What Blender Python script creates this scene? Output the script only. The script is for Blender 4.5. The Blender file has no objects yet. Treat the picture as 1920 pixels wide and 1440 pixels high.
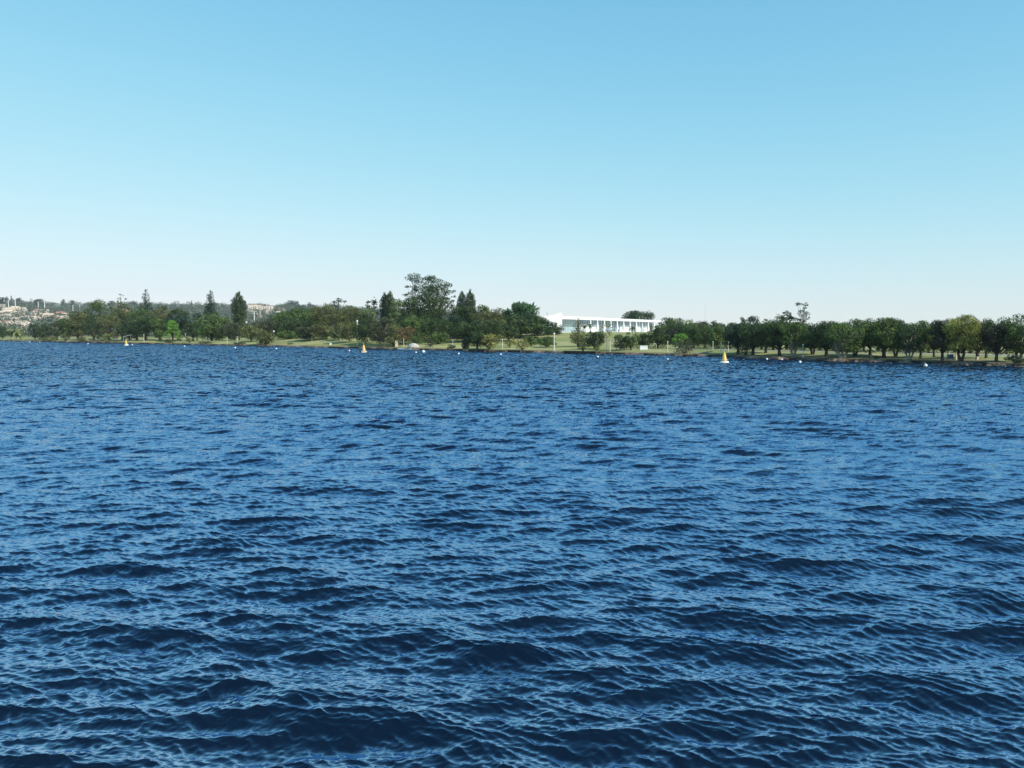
import bpy, math
import numpy as np
PI = math.pi
C = bpy.context.scene.collection
scene = bpy.context.scene

# ---------------------------------------------------------------- camera, sky, sun, exposure
CAM_Z = 6.0
FPX = 1600.0                      # focal length in photo pixels (photo is 1920 wide)
PITCH = math.atan(100.0 / FPX)    # looks a little below the horizon
cam_d = bpy.data.cameras.new('camera')
cam_d.sensor_width = 36.0
cam_d.lens = 36.0 * FPX / 1920.0
cam_d.clip_start = 0.1
cam_d.clip_end = 20000
cam = bpy.data.objects.new('camera', cam_d)
cam.location = (0, 0, CAM_Z)
cam.rotation_euler = (PI / 2 - PITCH, 0, 0)
C.objects.link(cam)
scene.camera = cam

SUN_EL = math.radians(38)
SUN_AZ = math.radians(128)        # clockwise from +Y (the view direction): behind and to the right
world = bpy.data.worlds.new('World')
scene.world = world
world.use_nodes = True
wn = world.node_tree
bg = wn.nodes['Background']
sky = wn.nodes.new('ShaderNodeTexSky')
sky.sky_type = 'NISHITA'
sky.sun_disc = False
sky.sun_elevation = SUN_EL
sky.sun_rotation = SUN_AZ
sky.altitude = 0
sky.air_density = 1.0
sky.dust_density = 0.12
sky.ozone_density = 6.0
SKY_STRENGTH = 0.13
# the camera's soft highlight response for the sky: x^1.3 / (c x^1.3 + d) per channel
sep_c = wn.nodes.new('ShaderNodeSeparateColor'); com_c = wn.nodes.new('ShaderNodeCombineColor')
wn.links.new(sky.outputs[0], sep_c.inputs[0])
def wmath(op, a, b, c=None):
    n_ = wn.nodes.new('ShaderNodeMath'); n_.operation = op
    for k_, v_ in enumerate((a, b, c)):
        if v_ is None: continue
        if hasattr(v_, 'is_linked'): wn.links.new(v_, n_.inputs[k_])
        else: n_.inputs[k_].default_value = v_
    return n_.outputs[0]
for i_, (c_, d_) in enumerate(((0.76, 0.30), (0.88, 0.17), (0.87, 0.16))):
    x_ = wmath('POWER', wmath('MULTIPLY', sep_c.outputs[i_], SKY_STRENGTH), 1.3)
    y_ = wmath('DIVIDE', x_, wmath('MULTIPLY_ADD', x_, c_, d_))
    wn.links.new(wmath('MULTIPLY', y_, 1.0/SKY_STRENGTH), com_c.inputs[i_])
wn.links.new(com_c.outputs[0], bg.inputs[0])
bg.inputs[1].default_value = SKY_STRENGTH

sun_d = bpy.data.lights.new('sun', 'SUN')
sun_d.energy = 5.0
sun_d.angle = math.radians(0.5)
sun_d.color = (1.0, 0.95, 0.86)
sun = bpy.data.objects.new('sun', sun_d)
sx, sy, sz = math.sin(SUN_AZ) * math.cos(SUN_EL), math.cos(SUN_AZ) * math.cos(SUN_EL), math.sin(SUN_EL)
sun.rotation_euler = (PI / 2 - SUN_EL, 0, PI - SUN_AZ)
sun.location = (sx * 100, sy * 100, sz * 100)
C.objects.link(sun)

scene.view_settings.view_transform = 'Standard'
scene.view_settings.look = 'None'
scene.view_settings.gamma = 1.0
scene.view_settings.exposure = 0.0

# ---------------------------------------------------------------- small helpers
def ray(px, py):
    """x/y and z/y slopes of the sight line through a photo pixel"""
    u = (px - 960.0) / FPX
    w = (720.0 - py) / FPX
    c, s = math.cos(PITCH), math.sin(PITCH)
    d = c + w * s
    return u / d, (w * c - s) / d

def at(px, py, D):
    a, b = ray(px, py)
    return a * D, D, CAM_Z + b * D

def tag(o, label=None, cat=None, group=None, kind=None):
    if label: o['label'] = label
    if cat: o['category'] = cat
    if group: o['group'] = group
    if kind: o['kind'] = kind
    return o

def np_mesh(name, verts, faces, mat, parent=None, smooth=False, loc=(0, 0, 0)):
    """faces: (n,4) or (n,3) int array, or list of tuples"""
    me = bpy.data.meshes.new(name)
    if isinstance(faces, np.ndarray):
        k = faces.shape[1]
        verts = np.ascontiguousarray(verts, dtype=np.float32)
        me.vertices.add(len(verts))
        me.vertices.foreach_set('co', verts.ravel())
        me.loops.add(faces.size)
        me.loops.foreach_set('vertex_index', faces.astype(np.int32).ravel())
        me.polygons.add(len(faces))
        me.polygons.foreach_set('loop_start', np.arange(0, faces.size, k, dtype=np.int32))
        me.polygons.foreach_set('loop_total', np.full(len(faces), k, dtype=np.int32))
        me.update(calc_edges=True)
    else:
        me.from_pydata([tuple(v) for v in verts], [], faces)
        me.update()
    if smooth:
        me.polygons.foreach_set('use_smooth', np.ones(len(me.polygons), dtype=bool))
    me.materials.append(mat)
    o = bpy.data.objects.new(name, me)
    o.location = loc
    C.objects.link(o)
    if parent: o.parent = parent
    return o

def empty(name, loc=(0, 0, 0), rz=0.0):
    o = bpy.data.objects.new(name, None)
    o.empty_display_size = 0.5
    o.location = loc
    o.rotation_euler = (0, 0, rz)
    C.objects.link(o)
    return o

class MB:
    """collects simple solids into one mesh"""
    def __init__(s): s.v = []; s.f = []
    def add(s, vs, fs):
        b = len(s.v); s.v += [tuple(v) for v in vs]; s.f += [tuple(i + b for i in f) for f in fs]
    def box(s, x0, x1, y0, y1, z0, z1):
        s.add([(x0,y0,z0),(x1,y0,z0),(x1,y1,z0),(x0,y1,z0),(x0,y0,z1),(x1,y0,z1),(x1,y1,z1),(x0,y1,z1)],
              [(0,3,2,1),(4,5,6,7),(0,1,5,4),(1,2,6,5),(2,3,7,6),(3,0,4,7)])
    def tube(s, pts, radii, n=7, cap=True):
        pts = [np.array(p, float) for p in pts]
        b = len(s.v)
        for i, p in enumerate(pts):
            d = pts[min(i + 1, len(pts) - 1)] - pts[max(i - 1, 0)]
            d = d / (np.linalg.norm(d) + 1e-9)
            a = np.array((1., 0, 0)) if abs(d[0]) < 0.8 else np.array((0, 1., 0))
            u = np.cross(d, a); u /= np.linalg.norm(u); w = np.cross(d, u)
            for k in range(n):
                q = p + radii[i] * (math.cos(2*PI*k/n) * u + math.sin(2*PI*k/n) * w)
                s.v.append(tuple(q))
        for i in range(len(pts) - 1):
            for k in range(n):
                s.f.append((b+i*n+k, b+i*n+(k+1)%n, b+(i+1)*n+(k+1)%n, b+(i+1)*n+k))
        if cap:
            s.f.append(tuple(b + k for k in range(n))[::-1])
            s.f.append(tuple(b + (len(pts)-1)*n + k for k in range(n)))
    def lathe(s, prof, n=16, c=(0, 0, 0)):
        s.tube([(c[0], c[1], c[2] + z) for r, z in prof], [max(r, 0.001) for r, z in prof], n)
    def build(s, name, mat, parent=None, smooth=False, loc=(0, 0, 0)):
        return np_mesh(name, s.v, s.f, mat, parent, smooth, loc)

def copy_tree(o, parent=None):
    c = o.copy(); C.objects.link(c); c.parent = parent
    for ch in [x for x in C.objects if x.parent is o]:
        copy_tree(ch, c)
    return c

# ---------------------------------------------------------------- materials
def new_mat(name):
    m = bpy.data.materials.new(name); m.use_nodes = True
    nt = m.node_tree
    return m, nt, nt.nodes['Principled BSDF']

def noise_mix(nt, c1, c2, scale, detail=4, lo=0.35, hi=0.65, coord='Object', rough=0.55):
    tc = nt.nodes.new('ShaderNodeTexCoord')
    nz = nt.nodes.new('ShaderNodeTexNoise')
    nz.inputs['Scale'].default_value = scale
    nz.inputs['Detail'].default_value = detail
    nz.inputs['Roughness'].default_value = rough
    nt.links.new(tc.outputs[coord], nz.inputs['Vector'])
    mr = nt.nodes.new('ShaderNodeMapRange')
    mr.inputs['From Min'].default_value = lo; mr.inputs['From Max'].default_value = hi
    nt.links.new(nz.outputs['Fac'], mr.inputs['Value'])
    mx = nt.nodes.new('ShaderNodeMix'); mx.data_type = 'RGBA'
    nt.links.new(mr.outputs[0], mx.inputs['Factor'])
    for i, c in ((6, c1), (7, c2)):
        if hasattr(c, 'is_linked'): nt.links.new(c, mx.inputs[i])
        else: mx.inputs[i].default_value = (*c, 1)
    return mx.outputs[2]

def simple(name, c1, c2=None, scale=3.0, rough=0.7, spec=0.3, metal=0.0):
    m, nt, p = new_mat(name)
    if c2 is None: c2 = tuple(x * 0.85 for x in c1)
    nt.links.new(noise_mix(nt, c1, c2, scale), p.inputs['Base Color'])
    p.inputs['Roughness'].default_value = rough
    p.inputs['Specular IOR Level'].default_value = spec
    p.inputs['Metallic'].default_value = metal
    return m

def foliage_mat():
    m, nt, p = new_mat('foliage')
    oi = nt.nodes.new('ShaderNodeObjectInfo')
    hs = nt.nodes.new('ShaderNodeHueSaturation')
    hs.inputs['Hue'].default_value = 0.475
    hs.inputs['Saturation'].default_value = 1.05
    hs.inputs['Value'].default_value = 2.3
    nt.links.new(oi.outputs['Color'], hs.inputs['Color'])
    hs2 = nt.nodes.new('ShaderNodeHueSaturation')
    hs2.inputs['Hue'].default_value = 0.51
    hs2.inputs['Value'].default_value = 0.42
    nt.links.new(oi.outputs['Color'], hs2.inputs['Color'])
    c = noise_mix(nt, hs2.outputs[0], hs.outputs[0], 0.55, detail=6, lo=0.34, hi=0.62)  # bright patches painted as sunlit leaf, dark ones as shaded leaf
    nt.links.new(c, p.inputs['Base Color'])
    p.inputs['Roughness'].default_value = 0.55
    p.inputs['Specular IOR Level'].default_value = 0.25
    tr = nt.nodes.new('ShaderNodeBsdfTranslucent')
    nt.links.new(c, tr.inputs['Color'])
    ms = nt.nodes.new('ShaderNodeMixShader'); ms.inputs[0].default_value = 0.14
    out = nt.nodes['Material Output']
    nt.links.new(p.outputs[0], ms.inputs[1]); nt.links.new(tr.outputs[0], ms.inputs[2])
    nt.links.new(ms.outputs[0], out.inputs['Surface'])
    return m
FOL = foliage_mat()
BARK = simple('bark', (0.10, 0.08, 0.06), (0.05, 0.04, 0.035), 2.5, 0.9, 0.1)
PALE_BARK = simple('pale_bark', (0.36, 0.33, 0.27), (0.20, 0.18, 0.14), 2.5, 0.85, 0.15)
WHITE = simple('white_paint', (0.80, 0.80, 0.78), (0.72, 0.73, 0.72), 0.6, 0.5, 0.4)
MARBLE = simple('white_marble', (0.82, 0.82, 0.80), (0.76, 0.77, 0.77), 0.25, 0.45, 0.4)
CREAM = simple('cream_plaster', (0.70, 0.60, 0.46), (0.58, 0.49, 0.37), 0.8, 0.8)
TILE = simple('terracotta_tiles', (0.42, 0.22, 0.15), (0.30, 0.15, 0.10), 1.2, 0.85)
PALE_ROOF = simple('pale_roof', (0.66, 0.52, 0.41), (0.54, 0.40, 0.31), 1.2, 0.8)
CONCRETE = simple('concrete', (0.40, 0.38, 0.34), (0.30, 0.29, 0.26), 1.5, 0.85)
DARKSTONE = simple('dark_stone', (0.06, 0.05, 0.045), (0.03, 0.025, 0.025), 2.0, 0.8)
GREYMETAL = simple('grey_metal', (0.45, 0.46, 0.45), (0.36, 0.37, 0.36), 2.0, 0.5)
YELLOW = simple('yellow_paint', (0.72, 0.50, 0.10), (0.55, 0.36, 0.07), 2.0, 0.45, 0.4)
ORANGE = simple('orange_paint', (0.82, 0.50, 0.20), (0.75, 0.36, 0.10), 3.0, 0.45, 0.4)
DARKWIN = simple('dark_window', (0.03, 0.04, 0.05), (0.02, 0.03, 0.04), 1.0, 0.15, 0.6)
BLUEBOARD = simple('blue_board', (0.06, 0.12, 0.22), (0.05, 0.10, 0.18), 1.5, 0.5)
WOOD = simple('weathered_wood', (0.30, 0.22, 0.14), (0.18, 0.13, 0.09), 4.0, 0.85)

# ---------------------------------------------------------------- terrain
SH_X = np.array([-400, -150, 0, 140, 280, 400, 520, 640, 760, 880, 1000, 1125, 1250, 1375, 1500, 1620, 1740, 1830, 1920, 2200, 2600])
SH_Y = np.array([634.5, 637, 639.5, 642.2, 645, 647.6, 650, 653, 655.8, 658.8, 661.5, 664.2, 667.2, 671, 675.5, 679, 682.5, 685.3, 688, 697, 712])
SH_T = np.array([ray(x, y)[0] for x, y in zip(SH_X, SH_Y)])
SH_D = np.array([CAM_Z / -ray(x, y)[1] for x, y in zip(SH_X, SH_Y)])
def shore_D(t):
    t = np.asarray(t, float)
    D = np.interp(t, SH_T, SH_D)
    return D + 0.8*np.sin(t*61.0) + 0.5*np.sin(t*173+1.3) + 0.3*np.sin(t*411+2.1) + 0.16*np.sin(t*977+.4)

def sstep(x):
    x = np.clip(x, 0, 1); return x*x*(3-2*x)

def vnoise(x, y, seed=0):
    """smooth value noise, numpy"""
    xi = np.floor(x).astype(np.int64); yi = np.floor(y).astype(np.int64)
    fx = x - xi; fy = y - yi
    fx = fx*fx*(3-2*fx); fy = fy*fy*(3-2*fy)
    def h(a, b):
        n = (a*374761393 + b*668265263 + seed*974711) & 0x7fffffff
        n = ((n ^ (n >> 13)) * 1274126177) & 0x7fffffff
        return ((n ^ (n >> 16)) & 0xffff) / 65535.0
    return (h(xi, yi)*(1-fx) + h(xi+1, yi)*fx)*(1-fy) + (h(xi, yi+1)*(1-fx) + h(xi+1, yi+1)*fx)*fy

def ground_z(x, y):
    x = np.asarray(x, float); y = np.asarray(y, float)
    t = x / np.maximum(y, 1.0)
    s = y - shore_D(t)
    z = -2.2 + 1.9*sstep((s + 14) / 13.4)                       # lake bed
    z = z + 0.85*sstep((s + 0.6) / 1.3)                          # bank
    z = z + 0.65*sstep((s - 1.0) / 22.0)
    z = z + np.where(s > 2, (vnoise(x/9.0, y/9.0, 3) - 0.5)*0.25*sstep((s-2)/8), 0)
    # terrace the palace stands on
    ax, ay, bx, by = 12.0, 400.0, 112.0, 610.0
    dx, dy = bx-ax, by-ay; L2 = dx*dx+dy*dy
    u = np.clip(((x-ax)*dx + (y-ay)*dy)/L2, 0, 1)
    d = np.hypot(x-(ax+u*dx), y-(ay+u*dy))
    z = z + 4.0*sstep((165 - d)/120.0)*sstep(s/45.0)
    # far hillside
    far = sstep((y - 540.0)/1700.0)
    hill = 66.0*np.interp(x, [-1800, -1200, -700, -420, -150, 100, 600, 3000], [0.99, 0.97, 0.88, 0.80, 0.62, 0.3, 0.15, 0.15])
    z = z + far*hill*(1 + 0.10*(vnoise(x/260.0, y/260.0, 9) - 0.5)) + far*4*(vnoise(x/60.0, y/60.0, 5)-0.5)
    z = z - 60*sstep((y-2450)/500.)
    return z

def gz(x, y): return float(ground_z(np.array([x]), np.array([y]))[0])

def hit(px, py, D0=150, D1=2600):
    """distance at which the sight line meets the ground"""
    a, b = ray(px, py)
    D = np.linspace(D0, D1, 5000)
    below = ground_z(a*D, D) >= CAM_Z + b*D
    below &= D > shore_D(a) + 1
    i = np.argmax(below)
    return float(D[i]) if below[i] else None

def build_terrain():
    ts = np.concatenate([np.linspace(-1.6, -0.75, 30)[:-1], np.linspace(-0.75, 0.75, 760), np.linspace(0.75, 1.6, 30)[1:]])
    near = np.array([-28, -20, -14, -9, -5, -3, -1.8, -1.2, -.8, -.5, -.25, 0, .25, .5, .8, 1.2, 1.8, 2.6, 3.6, 5, 7, 9, 12, 15, 19, 24, 29, 35, 42, 50, 58, 67, 76, 86, 96])
    fars = np.concatenate([np.linspace(0.02, 1, 90)**1.6])
    sd = shore_D(ts)
    rows = []
    for f in (0.02, 0.3, 0.6, 0.85): rows.append((sd - 28)*f)
    for s in near: rows.append(sd + s)
    for f in fars: rows.append((sd + 96)*(1-f) + 2950*f)
    D = np.array(rows); T = np.broadcast_to(ts, D.shape)
    X = T*D; Z = ground_z(X, D)
    V = np.stack([X, D, Z], -1).reshape(-1, 3)
    nr, nc = D.shape
    i = np.arange(nr-1)[:, None]*nc + np.arange(nc-1)[None]
    F = np.stack([i, i+1, i+nc+1, i+nc], -1).reshape(-1, 4)
    m, nt, p = new_mat('ground_grass')
    lawn = noise_mix(nt, (0.205, 0.235, 0.08), (0.37, 0.345, 0.16), 0.07, 7, 0.38, 0.62)
    lawn2 = noise_mix(nt, lawn, (0.20, 0.165, 0.10), 0.02, 5, 0.55, 0.72)
    wild = noise_mix(nt, (0.055, 0.07, 0.035), (0.15, 0.13, 0.09), 0.012, 8, 0.4, 0.62)
    dirt = noise_mix(nt, (0.035, 0.026, 0.022), (0.30, 0.20, 0.15), 0.22, 6, 0.46, 0.64)
    geo = nt.nodes.new('ShaderNodeNewGeometry')
    sep = nt.nodes.new('ShaderNodeSeparateXYZ'); nt.links.new(geo.outputs['Position'], sep.inputs[0])
    def rng(sock, a, b):
        r = nt.nodes.new('ShaderNodeMapRange'); r.inputs['From Min'].default_value = a; r.inputs['From Max'].default_value = b
        nt.links.new(sock, r.inputs['Value']); return r.outputs[0]
    def mix(f, a, b):
        x = nt.nodes.new('ShaderNodeMix'); x.data_type = 'RGBA'
        nt.links.new(f, x.inputs['Factor']); nt.links.new(a, x.inputs[6]); nt.links.new(b, x.inputs[7]); return x.outputs[2]
    c = mix(rng(sep.outputs['Y'], 560, 700), lawn2, wild)
    c = mix(rng(sep.outputs['Z'], 0.75, 0.42), c, dirt)
    nt.links.new(c, p.inputs['Base Color'])
    p.inputs['Roughness'].default_value = 0.95; p.inputs['Specular IOR Level'].default_value = 0.1
    o = np_mesh('ground', V, F, m, smooth=True)
    return tag(o, kind='structure')
build_terrain()

# ---------------------------------------------------------------- water
def wave_tile(L, N, lmin, lmax, seed, wind=(-0.22, -1.0), spread=2.0, kp=None, mss=None, hrms=None):
    rng = np.random.default_rng(seed)
    k1 = 2*PI*np.fft.fftfreq(N, L/N)
    KX, KY = np.meshgrid(k1, k1)
    K = np.hypot(KX, KY); K[0, 0] = 1
    wd = np.array(wind)/np.hypot(*wind)
    cosT = (KX*wd[0] + KY*wd[1])/K
    D = np.clip(np.abs(cosT), 0, 1)**(2*spread)
    if spread < 1.5: D = D + 0.06
    S = K**-4.0*D
    if kp: S = S*np.exp(-1.25*(kp/K)**2.5)
    S = S*(K > 2*PI/lmax)*(K < 2*PI/lmin); S[0, 0] = 0
    A = np.sqrt(S)*(rng.normal(size=(N, N)) + 1j*rng.normal(size=(N, N)))
    h = np.real(np.fft.ifft2(A))
    hx = np.real(np.fft.ifft2(1j*A*KX/K)); hy = np.real(np.fft.ifft2(1j*A*KY/K))
    if mss:
        sl = np.real(np.fft.ifft2(1j*KX*A))**2 + np.real(np.fft.ifft2(1j*KY*A))**2
        f = math.sqrt(mss/sl.mean())
    else:
        f = hrms/h.std()
    return np.stack([hx*f, hy*f, h*f], -1).astype(np.float32), L, N

def sample_tile(tile, x, y, rot=0.0):
    T, L, N = tile
    c, s = math.cos(rot), math.sin(rot)
    u = ((x*c + y*s)/L*N) % N; v = ((-x*s + y*c)/L*N) % N
    i = u.astype(np.int32) % N; j = v.astype(np.int32) % N
    fu = (u - np.floor(u))[..., None]; fv = (v - np.floor(v))[..., None]
    i1 = (i+1) % N; j1 = (j+1) % N
    d = (T[j, i]*(1-fu) + T[j, i1]*fu)*(1-fv) + (T[j1, i]*(1-fu) + T[j1, i1]*fu)*fv
    dx = d[..., 0]*c - d[..., 1]*s; dy = d[..., 0]*s + d[..., 1]*c
    return dx, dy, d[..., 2]

def build_water():
    ts = np.concatenate([np.linspace(-1.5, -0.72, 60)[:-1], np.linspace(-0.72, 0.72, 1250), np.linspace(0.72, 1.5, 60)[1:]])
    Ds = [3.0]
    while Ds[-1] < 640:
        D = Ds[-1]
        Ds.append(D + (0.25 if D < 9.5 else min(max(0.0019*D, 0.024) if D < 34 else 0.0030*D, 0.40)))
    Ds = np.array(Ds)
    X = Ds[:, None]*ts[None]; Y = np.broadcast_to(Ds[:, None], X.shape)
    A = wave_tile(151.0, 1024, 1.5, 14.0, 1, spread=3.5, kp=2*PI/3.1, hrms=0.050)
    B = wave_tile(39.3, 1024, 0.35, 1.2, 2, wind=(-0.1, -1), spread=4.0, mss=0.027)
    B2 = wave_tile(16.1, 1024, 0.125, 0.35, 3, wind=(-0.35, -1), spread=3.4, mss=0.037)
    Cc = wave_tile(6.7, 1024, 0.05, 0.17, 4, wind=(0.0, -1), spread=2.2, mss=0.013)
    # gusts: patches where the small ripples are stronger or weaker
    g = 0.65 + 0.7*vnoise(X/11.0+3, Y/17.0, 21)*0.6 + 0.7*vnoise(X/31.0, Y/47.0+5, 22)*0.4
    dX = np.zeros_like(X); dY = np.zeros_like(X); Z = np.zeros_like(X)
    for tile, rot, ch, w in ((A, 0.0, 1.0, 1.0), (B, 0.2, 1.15, g*(1 + 0.7*np.clip((Y-60)/120, 0, 1))),
                             (B2, -0.31, 1.1, g*np.clip((330-Y)/200, 0, 1)), (Cc, 0.4, 0.9, g*np.clip((56-Y)/30, 0, 1))):
        dx, dy, h = sample_tile(tile, X, Y, rot)
        dX += dx*ch*w; dY += dy*ch*w; Z += h*w
    V = np.stack([X+dX, Y+dY, Z], -1).reshape(-1, 3)
    nr, nc = X.shape
    i = np.arange(nr-1)[:, None]*nc + np.arange(nc-1)[None]
    keep = Ds[:-1, None] < shore_D(ts[:-1])[None] + 7
    F = np.stack([i, i+1, i+nc+1, i+nc], -1)[keep]
    used = np.zeros(len(V), bool); used[F.ravel()] = True
    remap = np.cumsum(used) - 1
    V = V[used]; F = remap[F]
    m, nt, p = new_mat('lake_water')
    nt.nodes.remove(p)
    dif = nt.nodes.new('ShaderNodeBsdfDiffuse'); dif.inputs['Color'].default_value = (0.0030, 0.0085, 0.019, 1)
    glo = nt.nodes.new('ShaderNodeBsdfGlossy'); glo.inputs['Color'].default_value = (0.60, 0.78, 1.0, 1)
    glo.inputs['Roughness'].default_value = 0.03
    fre = nt.nodes.new('ShaderNodeLayerWeight'); fre.inputs['Blend'].default_value = 0.5
    # reflectance rises steeply towards grazing view
    pw_ = nt.nodes.new('ShaderNodeMath'); pw_.operation = 'POWER'; pw_.inputs[1].default_value = 5.5
    ml_ = nt.nodes.new('ShaderNodeMath'); ml_.operation = 'MULTIPLY_ADD'; ml_.inputs[1].default_value = 4.6; ml_.inputs[2].default_value = 0.02
    mn_ = nt.nodes.new('ShaderNodeMath'); mn_.operation = 'SMOOTH_MIN'; mn_.inputs[1].default_value = 0.62; mn_.inputs[2].default_value = 0.2
    nt.links.new(fre.outputs['Facing'], pw_.inputs[0]); nt.links.new(pw_.outputs[0], ml_.inputs[0]); nt.links.new(ml_.outputs[0], mn_.inputs[0])
    mxs = nt.nodes.new('ShaderNodeMixShader')
    nt.links.new(mn_.outputs[0], mxs.inputs[0]); nt.links.new(dif.outputs[0], mxs.inputs[1]); nt.links.new(glo.outputs[0], mxs.inputs[2])
    nt.links.new(mxs.outputs[0], nt.nodes['Material Output'].inputs['Surface'])
    # fine ripples: slopes added straight to the normal; more of them where the mesh is too coarse to carry short waves
    tc = nt.nodes.new('ShaderNodeTexCoord')
    mp = nt.nodes.new('ShaderNodeMapping'); mp.inputs['Scale'].default_value = (0.45, 1.0, 1.0)
    mp.inputs['Rotation'].default_value = (0, 0, 0.1)
    nt.links.new(tc.outputs['Object'], mp.inputs['Vector'])
    geo = nt.nodes.new('ShaderNodeNewGeometry')
    att = nt.nodes.new('ShaderNodeAttribute'); att.attribute_name = 'missing_slope'
    nvec = geo.outputs['Normal']
    for sc_, amp0, amp1 in ((0.30, 0.0, 3.0), (0.9, 0.0, 3.6), (3.0, 0.0, 5.5), (15.0, 0.28, 1.1)):
        nz = nt.nodes.new('ShaderNodeTexNoise'); nz.inputs['Scale'].default_value = sc_
        nz.inputs['Detail'].default_value = 3; nz.inputs['Roughness'].default_value = 0.6
        nt.links.new(mp.outputs[0], nz.inputs['Vector'])
        sb = nt.nodes.new('ShaderNodeVectorMath'); sb.operation = 'SUBTRACT'; sb.inputs[1].default_value = (0.5, 0.5, 0.5)
        nt.links.new(nz.outputs['Color'], sb.inputs[0])
        fl = nt.nodes.new('ShaderNodeVectorMath'); fl.operation = 'MULTIPLY'; fl.inputs[1].default_value = (0.6, 1.0, 0.0)
        nt.links.new(sb.outputs[0], fl.inputs[0])
        am = nt.nodes.new('ShaderNodeMath'); am.operation = 'MULTIPLY_ADD'; am.inputs[1].default_value = amp1; am.inputs[2].default_value = amp0
        nt.links.new(att.outputs['Fac'], am.inputs[0])
        sc2 = nt.nodes.new('ShaderNodeVectorMath'); sc2.operation = 'SCALE'
        nt.links.new(fl.outputs[0], sc2.inputs[0]); nt.links.new(am.outputs[0], sc2.inputs['Scale'])
        ad = nt.nodes.new('ShaderNodeVectorMath'); ad.operation = 'ADD'
        nt.links.new(nvec, ad.inputs[0]); nt.links.new(sc2.outputs[0], ad.inputs[1]); nvec = ad.outputs[0]
    nm = nt.nodes.new('ShaderNodeVectorMath'); nm.operation = 'NORMALIZE'; nt.links.new(nvec, nm.inputs[0])
    for nd in (dif, glo, fre): nt.links.new(nm.outputs[0], nd.inputs['Normal'])
    o = np_mesh('lake_water', V, F, m, smooth=True)
    at_ = o.data.attributes.new('missing_slope', 'FLOAT', 'POINT')
    at_.data.foreach_set('value', np.clip((V[:, 1]-25)/130, 0, 1).astype(np.float32))
    return tag(o, kind='structure')
build_water()

# ---------------------------------------------------------------- foliage building
def leaves(lobes, size, rng, cover=1.0, cap=9000, up=0.0, long=1.0):
    """lobes: array (n,6) centre + radii -> quad cloud spread over the lobes' shells"""
    lobes = np.asarray(lobes, float)
    area = 4*PI*(((lobes[:, 3]*lobes[:, 4])**1.6 + (lobes[:, 3]*lobes[:, 5])**1.6 + (lobes[:, 4]*lobes[:, 5])**1.6)/3)**(1/1.6)
    n = np.maximum(6, area/(size*size)*cover*0.62).astype(int)
    if n.sum() > cap:
        f = cap/n.sum(); n = np.maximum(5, (n*f).astype(int)); size = size*min(1.5, (1/f)**0.5)
    idx = np.repeat(np.arange(len(lobes)), n)
    N = len(idx)
    d = rng.normal(size=(N, 3)); d /= np.linalg.norm(d, axis=1)[:, None]
    r = 0.55 + 0.5*rng.random(N)**0.7
    P = lobes[idx, :3] + d*r[:, None]*lobes[idx, 3:]
    nr = d*0.9 + rng.normal(size=(N, 3))*0.42; nr[:, 2] += up
    nr /= np.linalg.norm(nr, axis=1)[:, None]
    a = rng.normal(size=(N, 3)); u = np.cross(nr, a); u /= np.linalg.norm(u, axis=1)[:, None]
    w = np.cross(nr, u)
    sz = size*(0.55 + 0.7*rng.random(N))[:, None]*0.5
    u = u*sz*long; w = w*sz*(0.75 + 0.2*rng.random((N, 1)))
    V = np.stack([P-u*0.9-w*0.5, P+w*0.15-u*0.1+w*-0.9, P+u, P+w+u*0.1], 1)
    V = V.reshape(-1, 3)
    F = np.arange(4*N).reshape(N, 4)
    return V, F

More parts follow.
